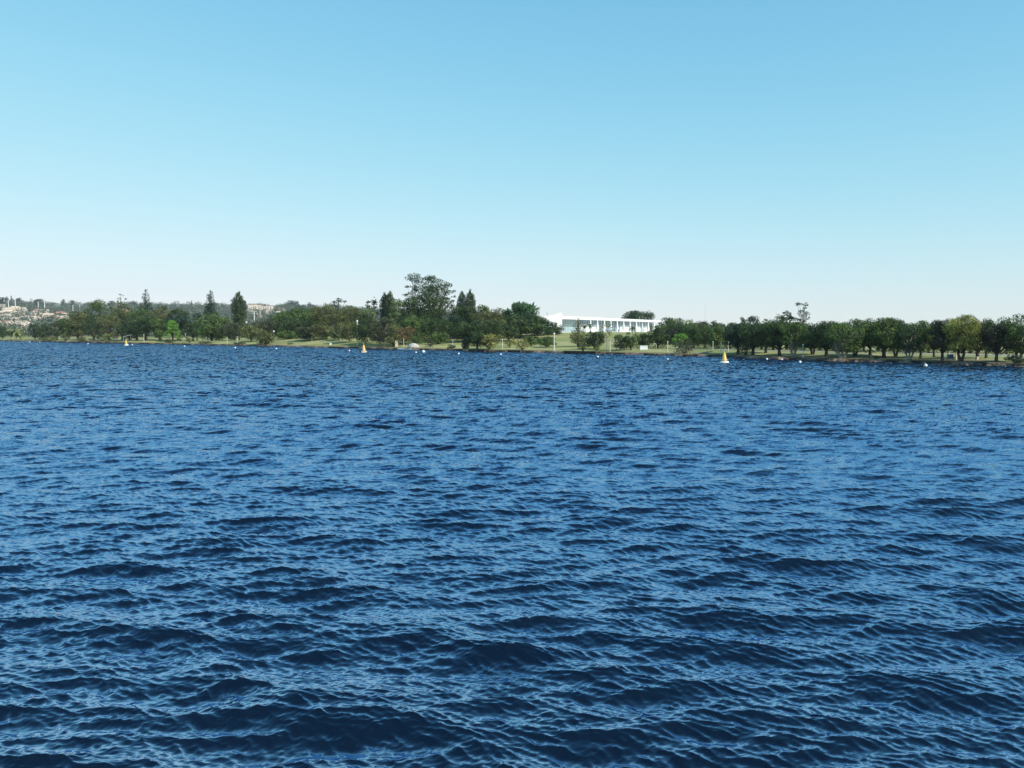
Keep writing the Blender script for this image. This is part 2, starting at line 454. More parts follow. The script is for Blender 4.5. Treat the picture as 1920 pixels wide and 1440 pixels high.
def lobes_for(kind, W, H, cb, rng):
    """clump list in tree-local metres; cb = height where the crown starts / H"""
    L = []
    z0 = cb*H; hc = H - z0
    R = W/2
    if kind in ('round', 'dome', 'fig', 'bush', 'spiky', 'brown'):
        n = {'round': 38, 'dome': 46, 'fig': 52, 'bush': 18, 'spiky': 42, 'brown': 34}[kind]
        for i in range(n):
            v = rng.normal(size=3); v /= np.linalg.norm(v)
            if kind == 'dome' and v[2] < -0.2: v[2] *= 0.5
            pw = 4.0 if kind in ('fig', 'dome') else 2.6
            v = v/((math.hypot(v[0], v[1])**pw + abs(v[2])**pw)**(1/pw))
            k = 0.62 + 0.20*rng.random()
            if i < n//5: k *= 0.5
            lr = (0.24 + 0.14*rng.random())*R
            zc = z0 + hc*0.5
            if kind == 'dome': zc = z0 + hc*0.38
            sz_ = (H - zc) if v[2] > 0 else (zc - z0)
            x, y, z = v[0]*k*R, v[1]*k*R, zc + v[2]*(k+0.06)*sz_
            lz = min(lr*0.8, hc*0.22)
            L.append((x, y, min(z, H-lz*0.9), lr*1.05, lr*1.05, lz))
    elif kind == 'umbrella':
        for i in range(46):
            a = rng.random()*2*PI; k = math.sqrt(rng.random())*0.86
            top = H - hc*0.55*k**2
            z = top - hc*(0.10 + 0.42*rng.random()**1.5)
            lr = (0.13 + 0.09*rng.random())*R
            L.append((math.cos(a)*k*R, math.sin(a)*k*R, z, lr*1.4, lr*1.4, min(lr*0.7, hc*.2)))
    elif kind == 'cone':
        nl = 11
        for j in range(nl):
            t = (j+0.3)/nl
            r = R*(1-t)**0.58*(0.82+0.3*rng.random())
            m = max(1, int(7*(1-t)+1.5))
            for q in range(m):
                a = 2*PI*(q/m) + rng.random()*1.2
                lr = 0.30*r + 0.018*H
                L.append((math.cos(a)*r*0.66, math.sin(a)*r*0.66, z0+hc*t, lr*1.15, lr*1.15, hc/nl*0.62))
            L.append((0, 0, z0+hc*t, 0.4*r+.1, 0.4*r+.1, hc/nl*0.7))
        L.append((0, 0, H*0.985, 0.02*H, 0.02*H, 0.03*H))
    elif kind == 'column':
        nl = 15
        for j in range(nl):
            t = (j+0.3)/nl
            r = R*1.12*min(1, (1-t)*3.4)**0.8*min(1, 0.62+t*1.6)
            for q in range(6):
                a = 2*PI*q/6 + rng.random()
                lr = 0.36*r+.05
                L.append((math.cos(a)*r*0.62, math.sin(a)*r*0.62, z0+hc*t+rng.normal()*.02*hc, lr, lr, hc/nl*1.05))
            L.append((0, 0, z0+hc*t, r*.5, r*.5, hc/nl))
        L.append((0, 0, H*0.975, .05*R+.1, .05*R+.1, 0.03*H))
    elif kind == 'araucaria':
        nl = 7
        for j in range(nl):
            t = (j+0.4)/nl
            r = R*(1-t**1.8)*(0.75+0.35*rng.random())
            m = max(2, int(6*(1-t)+2))
            for q in range(m):
                a = 2*PI*q/m + rng.random()*1.4
                lr = 0.20*R*(0.8+0.5*rng.random())
                L.append((math.cos(a)*r*0.82, math.sin(a)*r*0.82, z0+hc*(t+0.06*rng.random()), lr, lr, hc/nl*0.34))
                L.append((math.cos(a)*r*0.45, math.sin(a)*r*0.45, z0+hc*(t+0.02), lr*0.9, lr*0.9, hc/nl*0.4))
            L.append((0, 0, z0+hc*(t+.02), .22*R, .22*R, hc/nl*.6))
        L.append((0, 0, H*0.975, .1*R, .1*R, 0.03*H))
    elif kind == 'sparse':
        for i in range(17):
            v = rng.normal(size=3); v /= np.linalg.norm(v)
            k = 0.7+0.25*rng.random(); lr = (0.15+0.12*rng.random())*R
            L.append((v[0]*k*R, v[1]*k*R, z0+hc*0.5+v[2]*k*hc*0.47, lr, lr, lr*0.7))
    elif kind == 'layered':
        for j in range(6):
            t = j/5
            r = R*(1-0.55*t)
            for q in range(8):
                a = rng.random()*2*PI; k = 0.35+0.55*rng.random()
                lr = 0.2*R*(0.8+.4*rng.random())
                L.append((math.cos(a)*r*k, math.sin(a)*r*k, z0+hc*(0.06+0.84*t+.09*rng.normal()*.6), lr*1.2, lr*1.2, hc*0.08))
    return np.array(L)

def make_tree(px, top, wpx, s, kind, col, cb, name, label, group=None, pale=False, seed=0, fx=1.0, trunks=1, cat='tree',
              lobes=None, lean=0.0, leaf=1.0, cover=1.0, limbs=7, slim=1.0):
    rng = np.random.default_rng(seed*7919 + 13)
    t0 = ray(px, 640)[0]
    D = float(shore_D(t0)) + s
    if kind in ('round', 'fig', 'dome'): wpx *= (1.32 if kind == 'fig' else 1.2); cb *= (0.85 if kind == 'fig' else 0.7); cover *= 1.25
    x = t0*D
    zb = gz(x, D) - 0.08
    H = at(px, top, D)[2] - zb
    W = wpx*D/FPX
    if lobes is None:
        L = lobes_for(kind, W, H, cb, rng)
        if lean: L[:, 0] += lean*W*(L[:, 2]/H)
    else:                                        # clumps described in photo pixels
        L = []
        for (lx, ly, lw, lh) in lobes:
            X, Y, Z = at(lx, ly, D)
            rw, rh = lw*D/FPX/2*1.18, lh*D/FPX/2*1.18
            dd = rng.normal()*0.22*W
            L.append((X-x, dd, Z-zb, rw, max(rw*0.85, 0.5), rh))
            for _ in range(2):
                e = rng.normal(size=3)*0.55
                L.append((X-x+e[0]*rw, dd+e[1]*rw*1.6, Z-zb+e[2]*rh, rw*0.55, rw*0.55, rh*0.5))
        L = np.array(L)
    root = empty(name, (x, D, zb))
    size = max(0.17, D/853.0*1.12)*leaf
    if kind == 'column' or kind == 'cone': size *= 0.85
    V, F = leaves(L, size, rng, cover=cover, cap=9000, long=(2.2 if kind == 'spiky' else 1.15), up=0.15)
    if kind == 'spiky':                          # pointed fronds standing out of the top
        tips = L[L[:, 2] > H*0.6]
        for q in range(90):
            b = tips[rng.integers(len(tips))]
            a = rng.random()*2*PI; l = W*0.10*(0.6+rng.random())
            p0 = np.array([b[0]+rng.normal()*b[3]*.4, b[1]+rng.normal()*b[4]*.4, b[2]+b[5]*0.3])
            dr = np.array([math.cos(a)*.6+b[0]/W, math.sin(a)*.6, 1.0]); dr /= np.linalg.norm(dr)
            sd_ = np.cross(dr, (rng.normal(), rng.normal(), .2)); sd_ /= np.linalg.norm(sd_)
            base = len(V)
            V = np.vstack([V, [p0-sd_*l*.16, p0+dr*l*.5-sd_*l*.2, p0+dr*l, p0+dr*l*.5+sd_*l*.2]])
            F = np.vstack([F, [[base, base+1, base+2, base+3]]])
    keep = V.reshape(-1, 4, 3)[:, :, 2].min(1) > 0.03
    F = F[keep]
    cr = np_mesh('crown' if cat == 'tree' else 'foliage', V, F, FOL, root)
    cr.color = (*col, 1)
    # trunk and limbs
    mb = MB()
    tr = max(0.10, min(0.055*W, 0.035*H+0.12))*slim*(0.72 if trunks > 1 or pale else 1.0)
    order = np.argsort(L[:, 2])
    zc = max(z_ for z_ in (cb*H, 0.2))
    tall = kind in ('cone', 'column', 'araucaria')
    for k in range(trunks):
        off = (k - (trunks-1)/2)*0.12*W
        ln = (k - (trunks-1)/2)*0.16*W + lean*W*0.5
        ztop = H*0.93 if tall else cb*H + 0.42*(H-cb*H)
        mid = cb*H*0.5
        mb.tube([(off*.3, 0, -0.25), (off*.5, 0, 0.05*H), (off*.6+ln*.35, 0.05*W*rng.normal()*.3, mid+.05*H), (off+ln*.8, .03*W*rng.normal(), ztop)],
                [tr*1.45, tr*1.05, tr*0.85, tr*(0.12 if tall else 0.42)], 8)
        pick = rng.choice(len(L), size=min(len(L), limbs), replace=False)
        for j in pick:
            q = L[j]
            zs = min(mid + (0.3*rng.random())*cb*H + .05*H, q[2]*0.85) if not tall else q[2]-0.03*H
            st = np.array([off*.6+ln*.45, 0, zs])
            md = st*.45 + q[:3]*.55 + np.array([0, 0, -0.05*(q[2]-zs)])
            mb.tube([st, md, q[:3]], [tr*0.5, tr*0.32, tr*0.12], 6)
    mb.build('trunk' if cat == 'tree' else 'stem', PALE_BARK if pale else BARK, root, smooth=True)
    tag(root, label, cat, group)
    return root

def palm(px, top, wpx, s, label, group=None, col=(0.05, 0.09, 0.03), seed=0):
    rng = np.random.default_rng(seed+500)
    t0 = ray(px, 640)[0]; D = float(shore_D(t0)) + s; x = t0*D
    zb = gz(x, D)-0.05; H = at(px, top, D)[2] - zb; W = wpx*D/FPX
    root = empty('palm_tree', (x, D, zb))
    zt = H - W*0.22
    mb = MB(); mb.tube([(0, 0, -.2), (0.03*W, 0, zt*.5), (0, 0, zt)], [0.028*H+.08, 0.018*H+.06, 0.016*H+.05], 8)
    mb.build('trunk', PALE_BARK, root, smooth=True)
    V = []; F = []
    for q in range(22):
        a = rng.random()*2*PI; up = rng.uniform(-0.2, 1.1); l = W*0.5*(0.85+.3*rng.random())
        pr = None
        for k in range(7):
            t = k/6
            p = np.array([math.cos(a)*l*t, math.sin(a)*l*t, zt + l*(up*t - 0.95*t*t)])
            side = np.array([-math.sin(a), math.cos(a), 0])*W*0.07*math.sin(PI*min(1, t*0.9+.1))
            dn = np.array([0, 0, -abs(side).max()*0.7])
            b = len(V); V += [p-side+dn, p, p+side+dn]
            if pr is not None: F += [(pr, pr+1, b+1, b), (pr+1, pr+2, b+2, b+1)]
            pr = b
    cr = np_mesh('crown', V, F, FOL, root); cr.color = (*col, 1)
    return tag(root, label, 'palm tree', group)

DG = (0.024, 0.047, 0.014); MG = (0.042, 0.080, 0.020); BG = (0.075, 0.19, 0.03); YG = (0.14, 0.15, 0.045)
BR = (0.064, 0.078, 0.026); BD = (0.038, 0.048, 0.021); OR = (0.125, 0.095, 0.04); BL = (0.017, 0.036, 0.020)
OL = (0.068, 0.080, 0.028); LG = (0.085, 0.13, 0.045); RD = (0.018, 0.022, 0.012)
T = []   # px, top, width, s, kind, colour, crown start, name, label, extras
def tr(*a, **k): T.append((a, k))
G_L = 'trees on the left shore'; G_M = 'trees in the middle of the shore'; G_P = 'trees around the palace lawn'; G_R = 'round crowned trees in a row on the right shore'
G_B = 'trees standing behind the shore trees'
# left stretch -------------------------------------------------------------------
tr(5, 612, 22, 30, 'round', DG, .15, 'broadleaf_tree', 'small dark tree cut by the left edge of the photo at the waterside', group=G_L)
tr(66, 604, 20, 18, 'round', BL, .12, 'broadleaf_tree', 'dark blue-green round tree, left of a pair below the pale houses', group=G_L)
tr(82, 607, 26, 14, 'round', DG, .10, 'broadleaf_tree', 'dark green round tree, right of a pair below the pale houses', group=G_L)
tr(107, 601, 22, 22, 'round', BD, .25, 'broadleaf_tree', 'narrow brown-green tree with pale stems left of the reddish-topped tree', group=G_L, pale=True, trunks=2)
tr(146, 584, 52, 30, 'round', BR, .18, 'broadleaf_tree', 'broad tree with reddish brown top near the left shore', group=G_L)
tr(128, 597, 34, 20, 'round', MG, .14, 'broadleaf_tree', 'mid green tree filling the gap left under the reddish-topped tree', group=G_L)
tr(186, 559, 42, 60, 'round', MG, .25, 'broadleaf_tree', 'tall green tree with a flat shelf-like top left of the bare-topped tree', group=G_L)
tr(176, 590, 40, 22, 'round', DG, .15, 'broadleaf_tree', 'dark green tree under the flat-topped tall tree', group=G_L)
tr(205, 588, 38, 16, 'round', OL, .12, 'broadleaf_tree', 'olive tree behind the small bright shrub on the left shore', group=G_L)
tr(229, 550, 22, 50, 'sparse', BL, .72, 'broadleaf_tree', 'thin tree with bare forked top and a few dark tufts against the sky', group=G_L)
tr(232, 566, 44, 40, 'round', BR, .2, 'broadleaf_tree', 'brownish tree beneath the bare forked top', group=G_L)
tr(257, 574, 38, 34, 'round', MG, .15, 'broadleaf_tree', 'green tree left of the first tall conifer', group=G_L)
tr(245, 598, 44, 22, 'round', DG, .2, 'broadleaf_tree', 'dark tree behind the leftmost yellow cone buoy', group=G_L)
tr(275, 542, 33, 62, 'cone', BL, .30, 'conifer_tree', 'tall dark conifer, leftmost of the three standing above the left shore trees', group='tall conifers above the left shore trees')
tr(272, 590, 44, 24, 'round', DG, .2, 'broadleaf_tree', 'dark spreading tree under the leftmost tall conifer', group=G_L)
tr(301, 569, 38, 50, 'round', OL, .25, 'broadleaf_tree', 'olive brown tree just right of the leftmost tall conifer', group=G_L)
tr(336, 573, 50, 60, 'umbrella', DG, .25, 'broadleaf_tree', 'wide dark flat-topped tree behind the bright green tree', group=G_L, cover=1.4)
tr(334, 590, 44, 46, 'round', BL, .2, 'broadleaf_tree', 'shaded dark tree between the flat-topped tree and the bright green tree', group=G_L)
tr(299, 596, 36, 30, 'round', MG, .2, 'broadleaf_tree', 'green tree left of the bright green tree', group=G_L)
tr(324, 600, 38, 18, 'layered', BG, .2, 'broadleaf_tree', 'bright green tree in front of the dark left shore trees', group=G_L, cover=1.3)
tr(370, 583, 24, 70, 'umbrella', BL, .55, 'broadleaf_tree', 'small dark umbrella-shaped tree left of the spiky conifer', group=G_L)
tr(362, 603, 30, 44, 'round', DG, .2, 'broadleaf_tree', 'dark tree behind the globe lamp post', group=G_L)
tr(396, 545, 33, 90, 'cone', BL, .36, 'conifer_tree', 'tiered spiky conifer rising behind the big domed tree', group='tall conifers above the left shore trees', cover=1.5)
tr(397, 586, 58, 40, 'dome', MG, .12, 'broadleaf_tree', 'big dense domed green tree below the tiered spiky conifer', group=G_L, cover=1.3)
tr(449, 547, 27, 95, 'column', DG, .30, 'conifer_tree', 'tall dense teardrop-shaped conifer, rightmost of three above the left shore trees', group='tall conifers above the left shore trees', cover=1.4)
tr(440, 605, 46, 36, 'round', BD, .2, 'broadleaf_tree', 'dark brown-green tree below the teardrop-shaped conifer', group=G_L)
tr(471, 608, 34, 20, 'round', OL, .2, 'broadleaf_tree', 'olive tree just left of the reddish brown waterside shrub tree', group=G_L)
tr(497, 619, 32, 4, 'round', BR, .08, 'broadleaf_tree', 'low reddish brown tree at the water edge on the left shore', group=G_L, trunks=3)
tr(503, 596, 48, 45, 'round', BD, .2, 'broadleaf_tree', 'dark grey-green tree behind the low reddish brown tree', group=G_L)
# middle stretch -----------------------------------------------------------------
tr(560, 577, 100, 70, 'umbrella', MG, .3, 'broadleaf_tree', 'very wide umbrella-shaped green tree on the middle shore', group=G_M, cover=1.6)
tr(556, 596, 74, 56, 'round', DG, .15, 'broadleaf_tree', 'dark tree in the shade under the very wide umbrella tree', group=G_M)
tr(540, 618, 36, 34, 'round', MG, .2, 'broadleaf_tree', 'small round tree under the left half of the umbrella tree', group=G_M, pale=True)
tr(576, 612, 40, 28, 'round', BD, .25, 'broadleaf_tree', 'greyish small tree with pale trunk under the umbrella tree', group=G_M, pale=True)
tr(612, 571, 56, 66, 'round', BR, .2, 'broadleaf_tree', 'tall brown-leaved tree right of the umbrella tree', group=G_M)
tr(604, 608, 42, 30, 'round', OL, .3, 'broadleaf_tree', 'olive tree with pale straight trunk in front of the brown-leaved tree', group=G_M, pale=True)
tr(609, 565, 8, 72, 'sparse', BL, .75, 'broadleaf_tree', 'thin tufted treetop sticking up from the brown-leaved tree', group=G_M)
tr(634, 561, 34, 84, 'custom', BL, .6, 'pine_tree', 'windswept dark tree leaning right above the brown trees', group=G_M,
   lobes=[(622, 570, 12, 6), (630, 566, 14, 6), (639, 563, 12, 5), (646, 565, 9, 4), (634, 573, 14, 6)])
tr(651, 573, 56, 70, 'round', BR, .2, 'broadleaf_tree', 'brown and dark tree below the windswept tree', group=G_M)
tr(662, 569, 22, 90, 'round', BL, .3, 'broadleaf_tree', 'rounded dark treetop right of the windswept tree', group=G_M)
tr(638, 604, 40, 26, 'sparse', OL, .2, 'broadleaf_tree', 'pale grey-leaved open tree over the lawn', group=G_M, pale=True, cover=1.5, leaf=.9)
tr(655, 603, 40, 20, 'round', BR, .25, 'broadleaf_tree', 'tan-leaved tree left of the tall lamp post on the middle shore', group=G_M, pale=True)
tr(634, 620, 26, 30, 'round', MG, .3, 'broadleaf_tree', 'little green tree with thin trunk on the lawn', group=G_M, pale=True)
tr(699, 551, 27, 80, 'umbrella', BL, .40, 'conifer_tree', 'umbrella-topped conifer with see-through crown left of the twin-peaked conifer', group=G_M, cover=1.4)
tr(693, 577, 40, 55, 'layered', LG, .2, 'broadleaf_tree', 'light green tree with layered shelves of leaves', group=G_M)
tr(683, 585, 40, 48, 'round', DG, .2, 'broadleaf_tree', 'dark tree behind the layered light green tree', group=G_M)
tr(722, 549, 20, 74, 'column', BL, .2, 'cypress_tree', 'left and lower peak of the joined dark cypresses', group='joined dark cypresses', cover=1.4)
tr(732, 546, 23, 74, 'column', DG, .2, 'cypress_tree', 'right and taller peak of the joined dark cypresses', group='joined dark cypresses', cover=1.4)
tr(716, 594, 50, 10, 'round', BD, .18, 'broadleaf_tree', 'big dark brown tree at the water right of the orange buoy', group=G_M, trunks=2, pale=True)
tr(686, 606, 40, 14, 'round', DG, .2, 'broadleaf_tree', 'dark waterside tree right behind the middle cone buoy', group=G_M, pale=True)
tr(738, 606, 30, 8, 'round', BR, .12, 'broadleaf_tree', 'purplish brown waterside tree left of the cream post', group=G_M)
tr(752, 560, 42, 55, 'round', LG, .15, 'broadleaf_tree', 'leafy light green tree left of the tallest pines', group=G_M)
tr(758, 611, 36, 18, 'round', OR, .2, 'broadleaf_tree', 'rusty orange-brown tree above the white domed shelter', group=G_M)
tr(774, 512, 44, 95, 'custom', BL, .5, 'pine_tree', 'tall pine with separate tufts, left of the two tallest on the shore', group='the two tallest pines', slim=.8, pale=True,
   lobes=[(775, 516, 17, 9), (767, 522, 14, 8), (776, 525, 15, 10), (785, 522, 12, 10), (783, 533, 16, 12), (774, 537, 12, 8), (764, 537, 12, 4), (761, 554, 12, 5), (768, 551, 10, 5), (786, 543, 16, 10), (782, 528, 10, 10), (780, 543, 14, 10), (790, 551, 16, 10), (775, 546, 12, 8), (780, 556, 20, 12)])
tr(812, 515, 84, 92, 'custom', DG, .3, 'pine_tree', 'broad layered pine with ragged right side, right of the two tallest', group='the two tallest pines',
   lobes=[(808, 521, 20, 10), (800, 527, 16, 12), (814, 529, 22, 12), (808, 524, 18, 12), (812, 548, 26, 16), (824, 560, 22, 14), (799, 538, 18, 12), (810, 541, 24, 14), (824, 537, 18, 12), (831, 531, 14, 9), (838, 537, 14, 9), (842, 533, 10, 7),
          (846, 547, 14, 5), (850, 555, 8, 5), (836, 550, 16, 6), (826, 552, 20, 12), (812, 555, 22, 12), (838, 561, 18, 6), (846, 565, 14, 4), (828, 565, 22, 10), (840, 575, 18, 6), (803, 548, 22, 20), (818, 544, 24, 16), (800, 562, 24, 20), (829, 541, 18, 12), (816, 536, 20, 14), (834, 545, 14, 10), (836, 568, 20, 9), (830, 578, 22, 10), (818, 568, 22, 14), (850, 573, 9, 3)])
tr(797, 548, 66, 60, 'round', DG, .12, 'broadleaf_tree', 'huge rounded dark tree in front of the two tallest pines', group=G_M, cover=1.2)
tr(783, 590, 54, 36, 'round', MG, .12, 'broadleaf_tree', 'green tree low in front of the huge rounded tree, left half', group=G_M)
tr(818, 596, 50, 30, 'round', DG, .12, 'broadleaf_tree', 'dark tree low in front of the huge rounded tree, right half', group=G_M)
tr(780, 620, 38, 18, 'bush', MG, .05, 'shrub', 'green shrub behind the white domed shelter', group='shrubs along the shore', cat='shrub')
tr(822, 622, 30, 20, 'round', MG, .1, 'broadleaf_tree', 'small green tree above the bright lawn between shelter and pier', group=G_M)
tr(867, 546, 21, 84, 'column', BL, .25, 'cypress_tree', 'left of the twin pointed cypresses', group='twin pointed cypresses', cover=1.4)
tr(882, 544, 21, 80, 'column', DG, .25, 'cypress_tree', 'right and taller of the twin pointed cypresses', group='twin pointed cypresses', cover=1.4)
tr(868, 572, 54, 58, 'round', DG, .1, 'broadleaf_tree', 'dense dark tree at the foot of the twin cypresses', group=G_M, cover=1.3)
tr(850, 590, 40, 44, 'round', BL, .1, 'broadleaf_tree', 'very dark tree left below the twin cypresses', group=G_M)
tr(880, 600, 54, 34, 'dome', DG, .12, 'broadleaf_tree', 'dark domed tree below the twin cypresses', group=G_M, cover=1.2)
tr(905, 571, 30, 66, 'spiky', MG, .3, 'broadleaf_tree', 'spiky-leaved green treetop right of the twin cypresses', group=G_M)
tr(918, 579, 52, 50, 'round', OL, .1, 'broadleaf_tree', 'olive green tree between the twin cypresses and the spiky crowned tree', group=G_M)
tr(925, 600, 46, 34, 'round', DG, .12, 'broadleaf_tree', 'dark green tree low in front of the olive tree', group=G_M)
tr(938, 577, 28, 76, 'round', DG, .2, 'broadleaf_tree', 'dark tree tucked at the left of the spiky crowned tree', group=G_M)
tr(974, 568, 74, 78, 'spiky', (0.028, 0.075, 0.028), .15, 'broadleaf_tree', 'large spiky crowned deep green tree left of the white palace', group=G_M, cover=1.3)
tr(975, 588, 84, 66, 'dome', DG, .2, 'broadleaf_tree', 'wide dark tree forming the lower half of the spiky crowned tree', group=G_M, cover=1.2)
tr(953, 610, 40, 44, 'round', DG, .15, 'broadleaf_tree', 'low dark tree on the lawn left of the palace', group=G_M)
tr(1008, 596, 46, 80, 'round', BL, .15, 'broadleaf_tree', 'dark tree covering the left side of the white chapel', group=G_P)
tr(1027, 603, 38, 90, 'round', DG, .12, 'broadleaf_tree', 'dark tree in front of the chapel', group=G_P)
tr(1043, 607, 26, 100, 'round', BD, .1, 'broadleaf_tree', 'small round brownish tree at the foot of the chapel wall', group=G_P)
tr(873, 632, 16, 3, 'column', BL, .05, 'conifer_tree', 'small dark upright evergreen at the water edge', group='waterside trees in front of the lawn')
tr(895, 621, 32, 5, 'round', DG, .2, 'broadleaf_tree', 'dark waterside tree right of the small upright evergreen', group='waterside trees in front of the lawn')
tr(917, 626, 28, 5, 'round', YG, .1, 'broadleaf_tree', 'yellow-green waterside tree above the dark jetty', group='waterside trees in front of the lawn')
tr(938, 626, 14, 22, 'umbrella', YG, .6, 'broadleaf_tree', 'tiny light green umbrella tree on the lawn', group=G_M, cover=1.6, pale=True)
tr(956, 630, 22, 14, 'bush', YG, .05, 'shrub', 'yellow-green shrub left of the larger yellow-green one at the water', group='shrubs along the shore', cat='shrub')
tr(979, 633, 30, 4, 'bush', YG, .03, 'shrub', 'large yellow-green shrub hanging over the water edge', group='shrubs along the shore', cat='shrub', cover=1.3)
tr(996, 630, 28, 24, 'round', MG, .2, 'broadleaf_tree', 'round green tree on the lawn, left of a pair under the chapel', group=G_P)
tr(1025, 631, 32, 18, 'round', MG, .2, 'broadleaf_tree', 'round green tree on the lawn, right of a pair under the chapel', group=G_P)
tr(1084, 596, 40, 26, 'cone', OL, .15, 'conifer_tree', 'open olive-coloured conifer in front of the left part of the palace', group=G_P, cover=.8)
tr(1093, 634, 30, 4, 'bush', DG, .02, 'shrub', 'dark waterside shrub above the long dark jetty', group='shrubs along the shore', cat='shrub')
tr(1115, 621, 34, 14, 'round', DG, .12, 'broadleaf_tree', 'dark round tree between the olive conifer and the pale-trunked tree', group=G_P)
tr(1120, 645, 16, 8, 'bush', BR, .02, 'shrub', 'low brown shrub at the right end of the long dark jetty', group='shrubs along the shore', cat='shrub')
tr(1138, 605, 30, 12, 'sparse', YG, .5, 'broadleaf_tree', 'slender tree with pale trunk and light crown before the palace', group=G_P, pale=True, cover=1.7, slim=.7)
tr(1166, 627, 30, 10, 'round', DG, .2, 'broadleaf_tree', 'dark round tree with forked pale trunk, left half of the pair below the palace', group=G_P, pale=True, trunks=2)
tr(1183, 629, 26, 13, 'round', LG, .2, 'broadleaf_tree', 'light green tree, right half of the pair below the palace', group=G_P)
tr(1206, 624, 32, 24, 'round', DG, .15, 'broadleaf_tree', 'dark green tree above the white box on the lawn', group=G_P)
tr(1234, 618, 40, 28, 'round', DG, .25, 'broadleaf_tree', 'rounded dark tree below the right end of the palace', group=G_P)
palm(1107, 606, 14, 150, 'small palm standing alone before the pale blue palace wall', 'palms in front of the palace', seed=1)
palm(1097, 609, 12, 140, 'slim small palm beside the olive conifer before the palace', 'palms in front of the palace', seed=2)
palm(1186, 611, 16, 120, 'palm in front of the middle of the palace colonnade', 'palms in front of the palace', seed=3)
palm(1178, 622, 12, 100, 'low palm behind the pair of trees below the palace', 'palms in front of the palace', seed=5)
palm(833, 624, 18, 34, 'small palm at the left end of the bright lawn', seed=4)
palm(30, 614, 36, 12, 'yellow-green palm at the far left waterside', col=(0.11, 0.13, 0.04), seed=6)
# right stretch ------------------------------------------------------------------
tr(1196, 583, 54, 430, 'dome', DG, .1, 'broadleaf_tree', 'domed dark tree rising behind the palace roof', group=G_B, cover=1.2)
tr(1250, 594, 26, 220, 'round', BL, .1, 'broadleaf_tree', 'dark blue-green tree just right of the palace', group=G_B)
tr(1244, 608, 30, 120, 'round', MG, .1, 'broadleaf_tree', 'green tree below the right corner of the palace', group=G_B)
tr(1269, 595, 34, 110, 'round', MG, .1, 'broadleaf_tree', 'rounded green tree, first of the skyline row right of the palace', group=G_B)
tr(1291, 599, 22, 120, 'round', LG, .1, 'broadleaf_tree', 'small light treetop, second of the skyline row right of the palace', group=G_B)
tr(1312, 601, 40, 90, 'dome', RD, .15, 'broadleaf_tree', 'wide low reddish dark dome, third of the skyline row right of the palace', group=G_B, cover=1.2)
tr(1342, 601, 30, 100, 'round', DG, .1, 'broadleaf_tree', 'dark treetop with a small peak left of the spiky skyline trees', group=G_B)
tr(1368, 604, 34, 90, 'round', DG, .1, 'broadleaf_tree', 'low rounded dark treetop beside the spiky skyline trees', group=G_B)
tr(1262, 606, 40, 75, 'round', DG, .04, 'broadleaf_tree', 'dense dark green tree just right of the palace corner, low to the ground', group=G_P)
tr(1335, 606, 44, 62, 'round', DG, .04, 'broadleaf_tree', 'dense dark tree filling the belt left behind the right cone buoy', group=G_P)
tr(1302, 607, 44, 68, 'round', MG, .04, 'broadleaf_tree', 'dense green tree filling the belt under the reddish dark dome', group=G_P)
tr(1255, 616, 26, 60, 'round', RD, .12, 'broadleaf_tree', 'dark reddish tree left of the small bright green tree', group=G_P)
tr(1275, 625, 28, 34, 'round', BG, .15, 'broadleaf_tree', 'small bright green round tree left of the right buoy', group=G_P)
tr(1298, 612, 36, 50, 'round', DG, .15, 'broadleaf_tree', 'dark tree right of the small bright green tree', group=G_P)
tr(1283, 607, 30, 70, 'round', BL, .15, 'broadleaf_tree', 'shaded dark tree above the small bright green tree', group=G_P)
tr(1322, 610, 36, 44, 'round', MG, .2, 'broadleaf_tree', 'green tree between the bright green tree and the right buoy', group=G_P)
tr(1345, 612, 36, 36, 'round', MG, .2, 'broadleaf_tree', 'green tree directly above the right cone buoy', group=G_P)
tr(1368, 612, 38, 42, 'round', DG, .2, 'broadleaf_tree', 'dark tree right above the cone buoy beside the tall row', group=G_P)
tr(1283, 636, 46, 3, 'bush', BD, .02, 'shrub', 'large dark tangled shrub overhanging the water left of the right buoy', group='shrubs along the shore', cat='shrub', cover=.9, pale=True)
tr(1302, 634, 26, 6, 'sparse', BD, .25, 'broadleaf_tree', 'leaning half-bare tree growing out of the dark tangled shrub', group=G_P, pale=True, lean=-.6)
tr(1390, 594, 20, 62, 'spiky', BL, .3, 'broadleaf_tree', 'small spiky treetop at the left of the spiky skyline trees', group=G_B)
tr(1412, 592, 40, 62, 'round', BL, .3, 'broadleaf_tree', 'dark ragged treetop in the middle of the spiky skyline trees', group=G_B)
tr(1438, 595, 30, 62, 'sparse', MG, .4, 'broadleaf_tree', 'open treetop at the right of the spiky skyline trees', group=G_B, cover=1.6)
tr(1475, 580, 30, 50, 'umbrella', BL, .55, 'broadleaf_tree', 'dark umbrella treetop left of the hooked tree', group=G_B, cover=1.7)
tr(1458, 589, 34, 46, 'round', MG, .3, 'broadleaf_tree', 'green shoulder of foliage left of the dark umbrella treetop', group=G_B)
tr(1505, 566, 30, 48, 'custom', BL, .6, 'pine_tree', 'hooked tree bending left at the top, tallest on the right shore', group=G_B, slim=.8,
   lobes=[(1494, 569, 8, 6), (1501, 570, 10, 5), (1508, 572, 10, 6), (1511, 577, 9, 6), (1508, 582, 8, 6), (1502, 584, 11, 5), (1507, 590, 13, 7), (1516, 589, 9, 5), (1514, 596, 10, 6), (1505, 600, 14, 6), (1496, 599, 10, 5), (1500, 591, 6, 5)])
